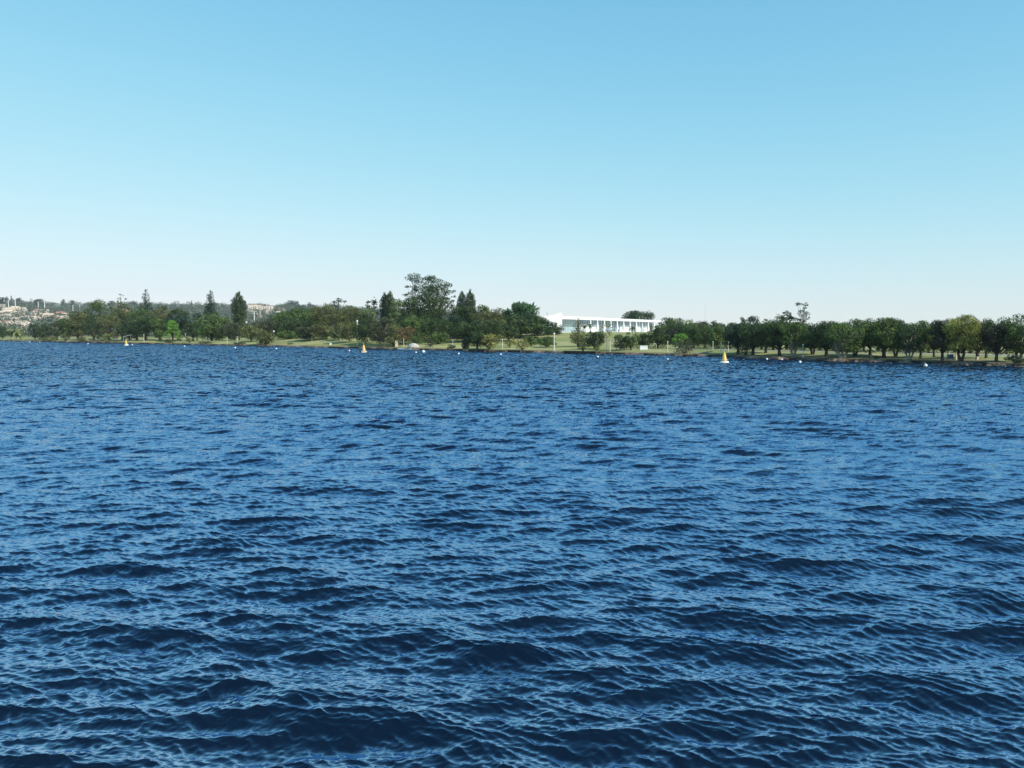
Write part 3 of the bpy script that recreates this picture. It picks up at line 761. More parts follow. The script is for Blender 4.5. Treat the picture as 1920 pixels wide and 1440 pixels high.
# the row
row = [
 (1384, 607, 40, 8, BL, 0, 1, 'leftmost'), (1412, 603, 46, 7, DG, 0, 1, 'second'), (1436, 606, 36, 14, MG, 0, 1, 'third'), (1462, 602, 50, 6, DG, 0, 1, 'fourth'),
 (1488, 603, 46, 4, MG, 1, 2, 'fifth, pale leaning trunk,'), (1524, 605, 40, 12, BL, 0, 2, 'sixth'), (1550, 602, 46, 6, DG, 0, 1, 'seventh'), (1580, 604, 52, 3, MG, 1, 3, 'eighth, wide forked pale trunk,'),
 (1604, 598, 44, 10, MG, 0, 2, 'ninth'), (1632, 596, 40, 14, DG, 0, 1, 'tenth'), (1658, 596, 52, 7, MG, 0, 1, 'eleventh'), (1680, 600, 40, 12, BL, 0, 2, 'twelfth'),
 (1706, 605, 38, 4, DG, 1, 3, 'thirteenth, brownish with grey forked trunk,'), (1727, 600, 36, 10, MG, 0, 1, 'fourteenth'), (1752, 604, 30, 14, BL, 0, 1, 'fifteenth'), (1768, 597, 42, 3, RD, 0, 1, 'sixteenth, very dark,'),
 (1803, 590, 54, 3, (0.125, 0.145, 0.035), 0, 2, 'seventeenth, yellow topped,'), (1834, 596, 46, 9, DG, 0, 1, 'eighteenth'), (1850, 600, 34, 14, MG, 0, 1, 'nineteenth'), (1869, 603, 44, 3, RD, 0, 1, 'twentieth, almost black,'),
 (1912, 588, 56, 5, MG, 0, 2, 'last,'),
]
for i, (px, top, w, s, col, pale, nt_, w_) in enumerate(row):
    tr(px, top, w, s, 'fig', col, .25, 'round_crowned_tree', f'{w_} front tree from the left in dark right shore row', group=G_R,
       pale=bool(pale), trunks=nt_, cover=1.15, limbs=9)
def near_(px):
    k = min(range(len(row)), key=lambda q: abs(row[q][0]-px))
    side = 'left side of the ' if px < row[k][0] else 'right side of the '
    return side + row[k][7].split(',')[0]
back = [(1400, 612, 34), (1428, 610, 36), (1450, 610, 34), (1475, 608, 36), (1506, 610, 34), (1538, 608, 36), (1568, 608, 34), (1594, 607, 34), (1620, 604, 36), (1646, 604, 36), (1670, 604, 36),
        (1695, 608, 34), (1716, 608, 32), (1742, 607, 32), (1790, 604, 36), (1820, 604, 34), (1856, 606, 34), (1888, 606, 34)]
for i, (px, top, w) in enumerate(back):
    tr(px, top, w, 32 + (i*7) % 13, 'fig', (DG, BL, MG)[i % 3], .2, 'round_crowned_tree', f'second-row tree hidden behind the {near_(px)} front tree on right',
       group='second row of trees behind the right shore row', limbs=6)
tr(1905, 664, 40, 1.5, 'bush', BL, .02, 'shrub', 'dark shrub at the water edge at the right edge of the photo', group='shrubs along the shore', cat='shrub', cover=1.2)
tr(1398, 650, 24, 5, 'bush', DG, .02, 'shrub', 'low green shrub right of the right cone buoy', group='shrubs along the shore', cat='shrub')
tr(1645, 667, 12, 2, 'bush', DG, .02, 'shrub', 'tiny dark shrub on the grass edge in the middle of the right shore', group='shrubs along the shore', cat='shrub')
tr(200, 626, 24, 3, 'bush', LG, .02, 'shrub', 'bright green shrub left of the leftmost cone buoy', group='shrubs along the shore', cat='shrub')
tr(123, 625, 16, 4, 'bush', OL, .02, 'shrub', 'olive shrub at the water under the reddish-topped tree', group='shrubs along the shore', cat='shrub')
tr(92, 631, 34, 3, 'bush', BR, .02, 'shrub', 'long low brown shrub on the far left waterside', group='shrubs along the shore', cat='shrub')
tr(158, 632, 26, 3, 'bush', OL, .02, 'shrub', 'grey-green shrub between the brown and the bright green shrub', group='shrubs along the shore', cat='shrub')
tr(355, 628, 14, 8, 'bush', OL, .02, 'shrub', 'small olive shrub right of the globe lamp post', group='shrubs along the shore', cat='shrub')
tr(318, 636, 22, 3, 'bush', DG, .02, 'shrub', 'low dark shrub at the water below the bright green tree', group='shrubs along the shore', cat='shrub')
tr(385, 640, 24, 3, 'bush', BD, .02, 'shrub', 'low brown-green shrub at the water below the domed tree', group='shrubs along the shore', cat='shrub')
tr(448, 642, 26, 2.5, 'bush', BD, .02, 'shrub', 'low dark shrub at the water left of the reddish brown tree', group='shrubs along the shore', cat='shrub')
tr(545, 643, 12, 10, 'bush', OL, .02, 'shrub', 'tiny olive shrub on the lawn below the umbrella tree', group='shrubs along the shore', cat='shrub')
tr(806, 638, 18, 10, 'bush', BD, .02, 'shrub', 'grey-brown shrub right of the white domed shelter', group='shrubs along the shore', cat='shrub')
tr(846, 646, 20, 3, 'bush', DG, .02, 'shrub', 'dark shrub at the water at the right end of the bright lawn', group='shrubs along the shore', cat='shrub')
for i, (a, k) in enumerate(T):
    make_tree(*a, seed=i+1, **k)

# ---------------------------------------------------------------- far hillside wood (one mass) and skyline trees
def far_wood():
    rng = np.random.default_rng(77)
    Ls = []; n = 0
    while n < 1900:
        t = rng.uniform(-0.75, 0.02); D = 560 + 1700*rng.random()**0.85
        if t > -0.12 and D < 700: continue
        x = t*D
        dens = vnoise(np.array([x/90.]), np.array([D/130.]), 31)[0]
        if dens < 0.30 and rng.random() < .75: continue
        z = gz(x, D); r = rng.uniform(2.6, 5.5)*(1 + D/3000)
        for q in range(2):
            Ls.append((x+rng.normal()*r*.6, D+rng.normal()*r*.6, z+r*(0.75+.3*rng.random()), r, r, r*.8))
        n += 1
    V, F = leaves(Ls, 1.3, rng, cover=1.0, cap=200000)
    o = np_mesh('hillside_wood', V, F, FOL); o.color = (0.075, 0.095, 0.065, 1)
    tag(o, 'grey-green mixed wood covering the far hillside on the left', 'wood', kind='stuff')
far_wood()
sk = [(10, 556, 16, 'round', 'rounded dark tree on the far ridge at the left edge'), (24, 555, 5, 'cone', 'pointed little conifer on the far ridge'), (36, 558, 16, 'round', 'wide dark tree right of the pointed conifer on the far ridge'),
      (61, 559, 8, 'sparse', 'ragged tree on the far ridge above the second pair of masts'), (75, 560, 16, 'round', 'wide tree on the far ridge above the second pair of masts'), (121, 561, 7, 'round', 'small tree on the far ridge left of the third pair of masts'),
      (138, 562, 7, 'round', 'small tree on the far ridge above the third pair of masts'), (211, 564, 14, 'round', 'tree on the far ridge left of the bare forked tree'), (251, 564, 14, 'round', 'pale tree on the far ridge left of the leftmost tall conifer'),
      (361, 564, 3, 'cone', 'needle-thin treetop on the far ridge between the first two conifers'), (474, 570, 10, 'round', 'tree on the far ridge just right of the teardrop conifer'), (498, 570, 4, 'round', 'tiny tree on the far ridge above the white buildings'),
      (549, 563, 24, 'dome', 'large blue-green dome tree on the far ridge'), (581, 566, 8, 'round', 'small dark round tree on the far ridge right of the dome tree'), (530, 571, 12, 'round', 'low tree on the far ridge left of the dome tree'), (568, 572, 14, 'round', 'low tree on the far ridge between dome tree and small round tree')]
for i, (px, top, w, kind, lab) in enumerate(sk):
    t0 = ray(px, 600)[0]
    make_tree(px, top, w, 1500 - float(shore_D(t0)) + 500, kind, BL, .1, 'ridge_tree', lab, group='trees on the far ridge', seed=300+i, leaf=.9)

# ---------------------------------------------------------------- houses on the hillside
def make_house(w, d, h, wallm, roofm, flat):
    r = empty('house')
    m = MB(); m.box(-w/2, w/2, -d/2, d/2, -2.5, h); wl = m.build('wall', wallm, r)
    m = MB()
    if flat:
        m.box(-w/2-.3, w/2+.3, -d/2-.3, d/2+.3, h+.002, h+.6)
    else:
        e = .7; rh = d*.26
        m.add([(-w/2-e, -d/2-e, h), (w/2+e, -d/2-e, h), (w/2+e, d/2+e, h), (-w/2-e, d/2+e, h), (-w/2+d*.3, 0, h+rh), (w/2-d*.3, 0, h+rh)],
              [(0, 1, 5, 4), (1, 2, 5), (2, 3, 4, 5), (3, 0, 4), (3, 2, 1, 0)])
    m.build('roof', roofm, r)
    n = int(w//4)
    for st in range(max(1, int(h//3))):
        for k in range(n):
            m = MB(); x = -w/2 + (k+.5)*w/n
            m.box(x-.8, x+.8, -d/2-.06, -d/2+.05, .9+st*3, 2.3+st*3); m.build('window', DARKWIN, r)
    m = MB(); m.box(-.5, .5, -d/2-.09, -d/2+.05, 0, 2.1) if n % 2 == 0 else m.box(w/2-1.6, w/2-.7, -d/2-.09, -d/2+.05, 0, 2.1)
    m.build('door', WOOD, r)
    return r
HWHITE = simple('warm_white_plaster', (0.80, 0.70, 0.58), (0.70, 0.60, 0.48), .4, .8)
protos = {'w': make_house(16, 10, 5.6, HWHITE, PALE_ROOF, False), 't': make_house(17, 11, 4.4, CREAM, TILE, False), 'f': make_house(15, 10, 6.4, HWHITE, HWHITE, True),
          'c': make_house(20, 11, 4.6, CREAM, PALE_ROOF, False), 'a': make_house(26, 12, 13, HWHITE, TILE, True)}
used = set()
desc = {'w': 'white house with pale hipped roof', 't': 'cream house with terracotta roof', 'f': 'white flat-roofed house', 'c': 'wide cream house with pale roof', 'a': 'white apartment block'}
houses = [(2, 577, 'f', 'at the left photo edge on the upper slope'), (12, 586, 'w', 'below the left mast of the leftmost pair'), (20, 584, 'c', 'between the masts of the leftmost pair'), (29, 581, 'f', 'at the foot of the right mast of the leftmost pair'),
 (42, 585, 'w', 'right of the leftmost pair of masts'), (8, 592, 'c', 'lower left below the leftmost pair of masts'), (36, 593, 'f', 'with dark trees on its left below the leftmost pair of masts'), (74, 587, 't', 'at the foot of the second pair of masts'),
 (81, 588, 'f', 'just below the second pair of masts'), (66, 593, 'w', 'left below the second pair of masts'), (91, 597, 'c', 'right below the second pair of masts'), (104, 596, 't', 'left of two terracotta roofs near the reddish-topped tree'),
 (114, 593, 't', 'right of two terracotta roofs near the reddish-topped tree'), (123, 596, 'f', 'beside the reddish-topped tree'), (12, 600, 'w', 'in the middle rows near the left edge'), (21, 605, 'f', 'in the middle rows, second from the left edge'),
 (39, 601, 'w', 'in the middle rows, third from the left edge'), (51, 603, 'c', 'in the middle rows above the dark waterside pair of trees'), (62, 604, 'w', 'in the middle rows, directly above the dark waterside pair of trees'), (76, 606, 'c', 'in the middle rows, right above the dark waterside pair of trees'),
 (118, 602, 'f', 'low beside the reddish-topped tree'), (98, 604, 't', 'low left of the reddish-topped tree'), (5, 613, 't', 'large and lowest at the left photo edge'), (14, 616, 'c', 'low, behind the yellow-green palm'), (35, 613, 'f', 'small and bright above the yellow-green palm'),
 (46, 618, 'w', 'low, right of the yellow-green palm'), (56, 622, 'c', 'lowest, left of the dark waterside pair of trees'), (422, 578, 'f', 'alone in the wood between spiky and teardrop conifers'), (235, 570, 't', 'high behind the bare forked tree'),
 (464, 588, 'f', 'leftmost of the white cluster right of the teardrop conifer'), (474, 592, 'w', 'low in the white cluster right of the teardrop conifer'), (478, 584, 'a', 'tallest in the white cluster right of the teardrop conifer'), (489, 590, 't', 'in the middle of the white cluster right of the teardrop conifer'),
 (498, 587, 'a', 'second block of the white cluster right of the teardrop conifer'), (507, 582, 'f', 'at the upper right of the white cluster'), (504, 591, 'w', 'at the lower right of the white cluster'), (518, 578, 'f', 'highest on the slope right of the white cluster'),
 (483, 598, 't', 'lowest of the white cluster right of the teardrop conifer'), (527, 584, 't', 'just left of the umbrella tree on the hillside')]
for i, (px, py, k, where) in enumerate(houses):
    D = hit(px, py)
    if D is None: D = 1500.
    o = protos[k] if k not in used else copy_tree(protos[k])
    used.add(k)
    a = ray(px, py)[0]
    o.location = (a*D, D, gz(a*D, D) + .2)
    o.rotation_euler = (0, 0, math.radians((i*53) % 60 - 8))
    tag(o, f'{desc[k]} {where}'.replace('below the left mast of the leftmost pair', 'under the left leftmost mast').replace('with dark trees on its left below the leftmost pair of masts', 'right under the leftmost pair of masts').replace('in the middle rows, third from the left edge', 'in middle rows, third from left edge').replace(' right of the teardrop conifer', ' past the teardrop conifer').replace('in the middle rows, ', 'mid-slope, ').replace('in the middle rows above', 'mid-slope above'), 'house' if k != 'a' else 'apartment block', 'houses on the far hillside')

# masts on the hillside
mast = empty('light_mast')
m = MB(); m.tube([(0, 0, -1), (0, 0, 16)], [0.75, 0.5], 8); m.build('pole', WHITE, mast)
m = MB(); m.box(-1.2, 1.2, -.5, .5, 16.002, 16.9); m.build('lamp_head', WHITE, mast)
for i, (px, yt, yb, lab) in enumerate([(16, 562, 580, 'left mast of the leftmost pair'), (29, 561, 579, 'right mast of the leftmost pair'), (72, 566, 583, 'left mast of the second pair'), (84, 565, 586, 'right mast of the second pair'),
      (137, 572, 586, 'left mast of the third pair'), (150, 571, 585, 'right mast of the third pair'), (407, 582, 596, 'mast beside the spiky conifer'), (437, 590, 602, 'mast left of the teardrop conifer'), (477, 584, 604, 'left mast in front of the white cluster'), (488, 584, 602, 'right mast in front of the white cluster')]):
    D = hit(px, yb) or 1100.
    o = mast if i == 0 else copy_tree(mast)
    a = ray(px, yb)[0]; zb = gz(a*D, D)
    o.location = (a*D, D, zb)
    H = at(px, yt, D)[2] - zb
    o.scale = (H/17, H/17, H/17)
    tag(o, f'tall white light mast on the hillside, {lab}', 'mast', 'light masts on the hillside')

# ---------------------------------------------------------------- palace
def build_palace():
    zt = 12.75; zg = 4.9
    A = np.array([ray(1052, 600)[0]*395, 395.0]); B = np.array([ray(1239, 600)[0]*560, 560.0])
    d = (B-A); Ln = float(np.linalg.norm(d)); d = d/Ln
    n = np.array([d[1], -d[0]])                 # towards the camera side
    root = empty('palace', (A[0], A[1], zg), math.atan2(d[1], d[0]))
    # local frame: +x along the front, -y out of the front, z up
    H = zt - zg
    m = MB(); m.box(0, Ln, 0, 34, H-1.35, H); m.build('roof', MARBLE, root)
    m = MB(); m.box(-1, Ln+1, -1.2, 35, -3.2, 0.5); m.build('podium', MARBLE, root)
    def X(px):                                  # distance along the front for a photo column
        t = ray(px, 605)[0]
        # A + u*d on ray x = t*y
        return float((t*A[1] - A[0])/(d[0] - t*d[1]))
    cols = [1108, 1121, 1134, 1146, 1158, 1170, 1182, 1194, 1205, 1216, 1227, 1238]
    for c in cols:
        u = min(X(c), Ln-.6)
        m = MB()
        # sail-shaped column: slim at the roof, swelling low down, touching the podium at a narrow foot
        prof = [(0.28, 0.5), (0.75, 1.2), (1.15, 2.2), (0.85, 3.6), (0.55, 5.0), (0.40, H-1.352)]
        vs = []; fs = []
        for r, z in prof:
            vs += [(u-r, .25-r*.35, z), (u, .25-r*.75, z), (u+r, .25-r*.35, z), (u+r*.7, .25+r*.5, z), (u-r*.7, .25+r*.5, z)]
        for i in range(len(prof)-1):
            for k in range(5):
                fs.append((i*5+k, i*5+(k+1) % 5, (i+1)*5+(k+1) % 5, (i+1)*5+k))
        fs += [(4, 3, 2, 1, 0), tuple(range(25, 30))]
        m.add(vs, fs); m.build('column', MARBLE, root)
    # inner walls, set back behind a gallery
    zf = H-1.352
    core = MB(); core.box(2.5, Ln-12, 4.6, 30, .502, zf); core.build('core', simple('pale_wall', (0.45, 0.55, 0.62), (0.4, 0.5, 0.58), .3, .5), root)
    glass = simple('blue_glass', (0.11, 0.20, 0.30), (0.07, 0.14, 0.22), .3, .08, .8)
    sky_glass = simple('pale_glass', (0.30, 0.42, 0.44), (0.22, 0.33, 0.36), .2, .12, .8)
    curtain = simple('white_curtain', (0.78, 0.80, 0.82), (0.66, 0.70, 0.74), .8, .8)
    # end wall towards the chapel and the left glass bay with its grid
    segs = [(1060, 1088, 'g'), (1089, 1110, 'c'), (1111, 1126, 'c'), (1127, 1146, 'd'), (1147, 1153, 'g'), (1154, 1159, 'd'), (1160, 1166, 'd'), (1167, 1188, 'c'), (1189, 1196, 'd'), (1197, 1206, 'c'), (1207, 1212, 'd'), (1213, 1224, 'c')]
    shift = 9                                     # the set-back wall lines up a little further along
    for a, b, k in segs:
        u0, u1 = X(a)+shift, min(X(b)+shift, Ln-12)
        if u1 <= u0: continue
        top = zf - (.02 if k == 'g' else .02)
        w = MB(); w.box(u0, u1, 4.35, 4.598, .6, top)
        f = w.build('window', {'g': sky_glass, 'd': glass, 'c': glass}[k], root)
        if k == 'c':
            w = MB(); w.box(u0+.2, u1-.2, 4.25, 4.348, .62, top*0.66); w.build('curtain', curtain, f)
        g = MB()
        nb = max(1, int((u1-u0)/3.2))
        for q in range(nb+1):
            xx = u0 + (u1-u0)*q/nb
            g.box(xx-.07, xx+.07, 4.12, 4.245, .6, top)
        g.box(u0+.1, u1-.1, 4.14, 4.235, top*.62, top*.62+.13)
        g.build('mullions', WHITE, f)
    # end facade (short side facing the chapel)
    w = MB(); w.box(2.3, 2.498, 5, 29.5, .6, zf-.02); w.build('end_window', sky_glass, root)
    tag(root, 'long low white modernist palace with thin columns and flat roof on the rise', 'palace')
build_palace()

def build_chapel():
    # white curling shell wall that rises to a point at its right end
    D0 = 372.0
    pts = [(1010, 594, -3), (1018, 593.2, -2.5), (1026, 592.6, -1.7), (1034, 591.8, -.8), (1041, 590, .2), (1047, 588, 1.2), (1051, 586.3, 2.2), (1054, 588.5, 3.6)]
    root = empty('chapel', (ray(1040, 620)[0]*D0, D0, gz(ray(1040, 620)[0]*D0, D0)))
    ox, oy, oz = root.location
    vs = []; fs = []
    for px, py, dd in pts:
        X, Y, Z = at(px, py, D0+dd)
        for off in (0, .45):
            vs += [(X-ox, Y-oy+off, -1.5), (X-ox, Y-oy+off, Z-oz)]
    for i in range(len(pts)-1):
        b = i*4
        fs += [(b, b+4, b+5, b+1), (b+6, b+2, b+3, b+7), (b+1, b+5, b+7, b+3)]
    e = (len(pts)-1)*4
    fs += [(0, 1, 3, 2), (e, e+2, e+3, e+1)]
    np_mesh('shell_wall', vs, fs, MARBLE, root)
    X, Y, Z = at(1026, 585, D0+6)
    m = MB(); m.tube([(X-ox, Y-oy, 4), (X-ox, Y-oy, Z-oz)], [.12, .08], 6); m.box(X-ox-.5, X-ox+.5, Y-oy-.08, Y-oy+.08, Z-oz-.9, Z-oz-.7)
    m.build('roof_cross', GREYMETAL, root)
    m = MB(); m.box(-7, 2.5, 4.2, 13, -1.5, 5.2); m.build('nave', MARBLE, root)
    tag(root, 'white chapel with curled wall rising to a point at the left end of the palace', 'chapel')
build_chapel()

fp = empty('flagpole')
m = MB(); m.tube([(0, 0, -.3), (0, 0, 11.5)], [.16, .09], 8); m.build('pole', WHITE, fp)
m = MB(); m.lathe([(0, 11.502), (.2, 11.6), (.2, 11.8), (0, 11.9)], 8); m.build('finial', GREYMETAL, fp)
for i, (px, w_) in enumerate([(1199, 'first from the left'), (1205, 'second from the left'), (1211, 'third from the left'), (1217, 'rightmost')]):
    o = fp if i == 0 else copy_tree(fp)
    D = 385 + i*2.; a = ray(px, 600)[0]; zb = gz(a*D, D)
    o.location = (a*D, D, zb)
    k = (at(px, 593 + .5*i, D)[2] - zb)/11.9; o.scale = (k, k, k)
    tag(o, f'bare white flagpole in front of the palace, {w_} of four', 'flagpole', 'flagpoles in front of the palace')

# far lattice mast
def lattice():
    D = 2400.; a = ray(1322, 600)[0]
    zb = gz(a*D, D); zt = at(1322, 566, D)[2]
    root = empty('radio_mast', (a*D, D, zb)); H = zt-zb
    m = MB()
    for s1, s2 in ((-1, -1), (1, -1), (1, 1), (-1, 1)):
        m.tube([(s1*2.2, s2*2.2, 0), (s1*.5, s2*.5, H)], [.07, .05], 4)
    for k in range(14):
        z0, z1 = H*k/14, H*(k+1)/14; w0, w1 = 2.2-1.7*k/14, 2.2-1.7*(k+1)/14
        m.tube([(-w0, -w0, z0), (w1, -w1, z1)], [.045, .045], 4); m.tube([(w0, w0, z0), (-w1, w1, z1)], [.045, .045], 4)
    m.build('lattice', simple('distance_pale_red_white', (.6, .5, .48), (.7, .7, .7), .05), root)  # pale tones put into the colour so the mast looks faint with distance
    tag(root, 'faint thin lattice radio mast above the trees right of the palace', 'radio mast')
lattice()

# ---------------------------------------------------------------- lamp posts along the shore
def place(px, D, dz=0.0):
    a = ray(px, 640)[0]; return (a*D, D, gz(a*D, D)+dz)
post = empty('lamp_post')
m = MB(); m.tube([(0, 0, -.2), (0, 0, .35), (0, 0, .36), (0, 0, 3.6)], [.2, .2, .14, .12], 8); m.build('pole', simple('pale_post', (.66, .63, .54), (.55, .52, .45), 1.5, .7), post)
m = MB(); m.lathe([(.05, 3.602), (.2, 3.66), (.24, 3.8), (.2, 3.94), (.05, 4.0)], 10); m.build('lamp_head', WHITE, post)
posts = [(220, 18, 630, 'behind the leftmost cone buoy'), (270, 10, 627, 'right of the leftmost cone buoy'), (348, 26, 625, 'white-globed, below the dark left trees'), (426, 10, 632, 'below the domed tree'), (445, 8, 631, 'left of the olive tree on the left shore'),
         (585, 24, 631, 'below the umbrella tree'), (601, 30, 634, 'beneath the brown-leaved tree'), (670, 10, 600, 'tall, among dark trees behind the middle buoy'), (757, 8, 635, 'beside the cream post and white shelter'), (849, 20, 636, 'at the right end of the bright lawn'),
         (942, 8, 636, 'left of the large yellow-green waterside shrub'), (1039, 4, 624, 'tall, left of the olive conifer'), (1144, 5, 639, 'right of the pale-trunked slender tree'), (1252, 8, 640, 'left of the dark tangled shrub'), (1337, 20, 640, 'left of the right cone buoy'),
         (1352, 4, 643, 'directly behind the right cone buoy'), (1366, 14, 641, 'right of the right cone buoy'), (1422, 22, 653, 'low, between second and third right row trees'), (1506, 3, 645, 'between the fifth and sixth trees of the right row'), (1634, 10, 646, 'between the ninth and eleventh trees of the right row'), (1781, 18, 647, 'between the very dark and the yellow-topped trees')]
for i, (px, s, yt, w_) in enumerate(posts):
    o = post if i == 0 else copy_tree(post)
    D = float(shore_D(ray(px, 640)[0])) + s
    o.location = place(px, D)
    k = (at(px, yt, D)[2] - o.location[2])/4.0
    o.scale = (k, k, k) if k < 1.6 else (1.3, 1.3, k)
    tag(o, f'pale lamp post on the shore, {w_}', 'lamp post', 'lamp posts along the shore')

# ---------------------------------------------------------------- buoys
def water_D(py): return CAM_Z / -ray(960, py)[1]
def cone_buoy(px, ytop, ywl, label, two=False):
    D = water_D(ywl); x = ray(px, ywl)[0]*D
    root = empty('cone_buoy', (x, D, 0.0))
    H = at(px, ytop, D)[2]
    m = MB(); m.lathe([(.55, -.5), (.80, -.35), (.86, 0), (.80, .28), (.54, .36)], 18); m.build('float', WHITE if not two else CREAM, root, smooth=True)
    m = MB(); m.lathe([(.56, .362), (.48, .5), (.20, H-.55), (.10, H-.45)], 14); m.build('cone', YELLOW if not two else ORANGE, root, smooth=True)
    m = MB(); m.tube([(0, 0, H-.449), (0, 0, H-.2)], [.05, .05], 8); m.lathe([(.05, H-.2), (.11, H-.12), (.05, H)], 8); m.build('top_light', GREYMETAL, root)
    m = MB()
    for a in range(4):
        c_, s_ = math.cos(a*PI/2+.4), math.sin(a*PI/2+.4)
        m.tube([(c_*.7, s_*.7, .3), (c_*.7, s_*.7, .62)], [.03, .03], 6)
    m.tube([(math.cos(q*PI/8)*.7, math.sin(q*PI/8)*.7, .62) for q in range(17)], [.03]*17, 6)
    m.build('rail', GREYMETAL, root)
    tag(root, label, 'buoy', 'cone shaped marker buoys')
    root.rotation_euler = (math.radians(3), math.radians(-3), .4)
    return root
cone_buoy(237, 635.5, 647.6, 'small yellow cone buoy, leftmost and farthest of the three')
cone_buoy(682.5, 643.5, 661.0, 'orange and cream cone buoy, middle of the three', two=True)
cone_buoy(1358, 656, 680.5, 'yellow cone buoy with white float, rightmost and nearest of the three')
mb_ = empty('mooring_buoy')
m = MB(); m.lathe([(.02, -.33), (.2, -.28), (.33, -.1), (.36, .05), (.3, .24), (.15, .35), (.02, .38)], 14); m.build('float', WHITE, mb_, smooth=True)
m = MB(); m.tube([(.09*math.cos(q*PI/6), 0, .46+.09*math.sin(q*PI/6)) for q in range(13)], [.02]*13, 6); m.build('ring', GREYMETAL, mb_)
for i, (px, py, sc_) in enumerate([(56, 642, 1.1), (75, 642.7, .9), (165, 645.2, 1.1), (248, 647.5, 1.1), (346, 650, 1.1), (441, 652.8, 1.1), (518, 654.8, 1.1), (655, 658.2, 1), (780, 661.8, 1), (794, 660.8, 1.9), (860, 664.2, 1), (939, 665.6, 1), (1121, 670.8, 1.1),
        (1252, 674.8, .8), (1438, 674.6, .9), (1466, 675.4, .9), (1500, 680.4, 1.1), (1735.5, 687, 1.25)]):
    o = mb_ if i == 0 else copy_tree(mb_)
    D = water_D(py)
    a = ray(px, py)[0]
    if D > shore_D(a) - 3: D = float(shore_D(a)) - 3
    o.location = (a*D, D, .12)
    o.scale = (sc_*.66,)*3
    where = ['leftmost of all', 'second from the left', 'third from the left', 'close to the leftmost cone buoy', 'below the globe lamp post', 'below the dark low shrub and olive tree', 'right of the low reddish brown tree', 'left of the middle cone buoy', 'below the white domed shelter',
             'biggest, just right of the white domed shelter', 'below the right end of the bright lawn', 'below the yellow-green waterside tree', 'below the right end of the long jetty', 'left of the dark tangled shrub', 'below the third tree of the right row', 'below the fourth tree of the right row', 'below the fifth tree of the right row', 'rightmost, below the fifteenth tree of the right row'][i]
    tag(o, f'small white mooring buoy, {where}', 'mooring buoy', 'small white mooring buoys')

# ---------------------------------------------------------------- things on the shore
def on_shore(px, s): 
    D = float(shore_D(ray(px, 640)[0])) + s
    return place(px, D), D
# white domed shelter
p, D = on_shore(775, 3.5)
sh = empty('domed_shelter', p)
vs = []; fs = []; nu, nv = 14, 7
for i in range(nv+1):
    for j in range(nu):
        ph = i/nv*PI/2; th = 2*PI*j/nu
        sag = 1 + .06*math.cos(4*th)
        vs.append((1.75*math.cos(ph)*math.cos(th)*sag, 1.3*math.cos(ph)*math.sin(th)*sag, .15 + 1.35*math.sin(ph)**.9))
for i in range(nv):
    for j in range(nu): fs.append((i*nu+j, i*nu+(j+1) % nu, (i+1)*nu+(j+1) % nu, (i+1)*nu+j))
np_mesh('canopy', vs, fs, simple('canvas', (.50, .47, .42), (.38, .36, .33), 1.5, .9), sh, smooth=True)
m = MB()
for a in range(6): m.tube([(1.7*math.cos(a*PI/3), 1.25*math.sin(a*PI/3), -.15), (1.68*math.cos(a*PI/3), 1.24*math.sin(a*PI/3), .3)], [.04, .04], 6)
m.build('pegs', GREYMETAL, sh)
tag(sh, 'low white domed shelter on the bank in the middle of the shore', 'shelter')
def jetty(px0, px1, s, h, mat, name, label, w=2.2):
    (x0, y0, z0), _ = on_shore(px0, s); (x1, y1, z1), _ = on_shore(px1, s)
    L = math.hypot(x1-x0, y1-y0)
    r = empty(name, (x0, y0, 0), math.atan2(y1-y0, x1-x0))
    m = MB(); m.box(0, L, 0, w, h-.18, h); m.build('deck', mat, r)
    m = MB(); m.box(.15, L-.15, .25, w-.1, -.8, h-.182); m.build('base', DARKSTONE, r)
    n = max(2, int(L/2.5))
    for k in range(n+1):
        m = MB(); xx = .1 + (L-.2)*k/n
        m.tube([(xx, .1, -1.2), (xx, .1, h-.19)], [.09, .08], 7); m.build('pile', WOOD, r)
    tag(r, label, 'jetty')
jetty(1056, 1118, -2.4, .75, DARKSTONE, 'jetty', 'long dark jetty at the water edge below the olive conifer')
jetty(876, 909, -2.0, .62, DARKSTONE, 'jetty', 'shorter dark jetty below the yellow-green waterside tree')
jetty(951, 976, -1.8, .6, DARKSTONE, 'jetty', 'small dark jetty under the large yellow-green shrub')
# white boat moored beside the shelter
def boat(px0, px1, s, label):
    (x0, y0, _), _ = on_shore(px0, s); (x1, y1, _), _ = on_shore(px1, s)
    L = math.hypot(x1-x0, y1-y0); r = empty('rowing_boat', ((x0+x1)/2, (y0+y1)/2, .05), math.atan2(y1-y0, x1-x0))
    st = []
    n = 9
    for i in range(n):
        t = i/(n-1)*2-1
        w = .62*(1-abs(t)**2.6)+.02; sh_ = .38 + .14*t*t
        st.append([(t*L/2, -w, sh_), (t*L/2*.96, -w*.6, -.12), (t*L/2*.96, w*.6, -.12), (t*L/2, w, sh_), (t*L/2*.97, w*.86, sh_-.02), (t*L/2*.9, w*.5, .02), (t*L/2*.9, -w*.5, .02), (t*L/2*.97, -w*.86, sh_-.02)])
    vs = [v for q in st for v in q]; fs = []
    for i in range(n-1):
        for k in range(8): fs.append((i*8+k, i*8+(k+1) % 8, (i+1)*8+(k+1) % 8, (i+1)*8+k))
    fs += [tuple(range(7, -1, -1)), tuple(range((n-1)*8, n*8))]
    np_mesh('hull', vs, fs, WHITE, r, smooth=False)
    for x in (-.22, .25):
        m = MB(); m.box(x*L-.12, x*L+.12, -.42, .42, .24, .29); m.build('seat', WOOD, r)
    tag(r, label, 'boat')
boat(745, 772, -2.6, 'low white boat lying at the bank left of the white domed shelter')
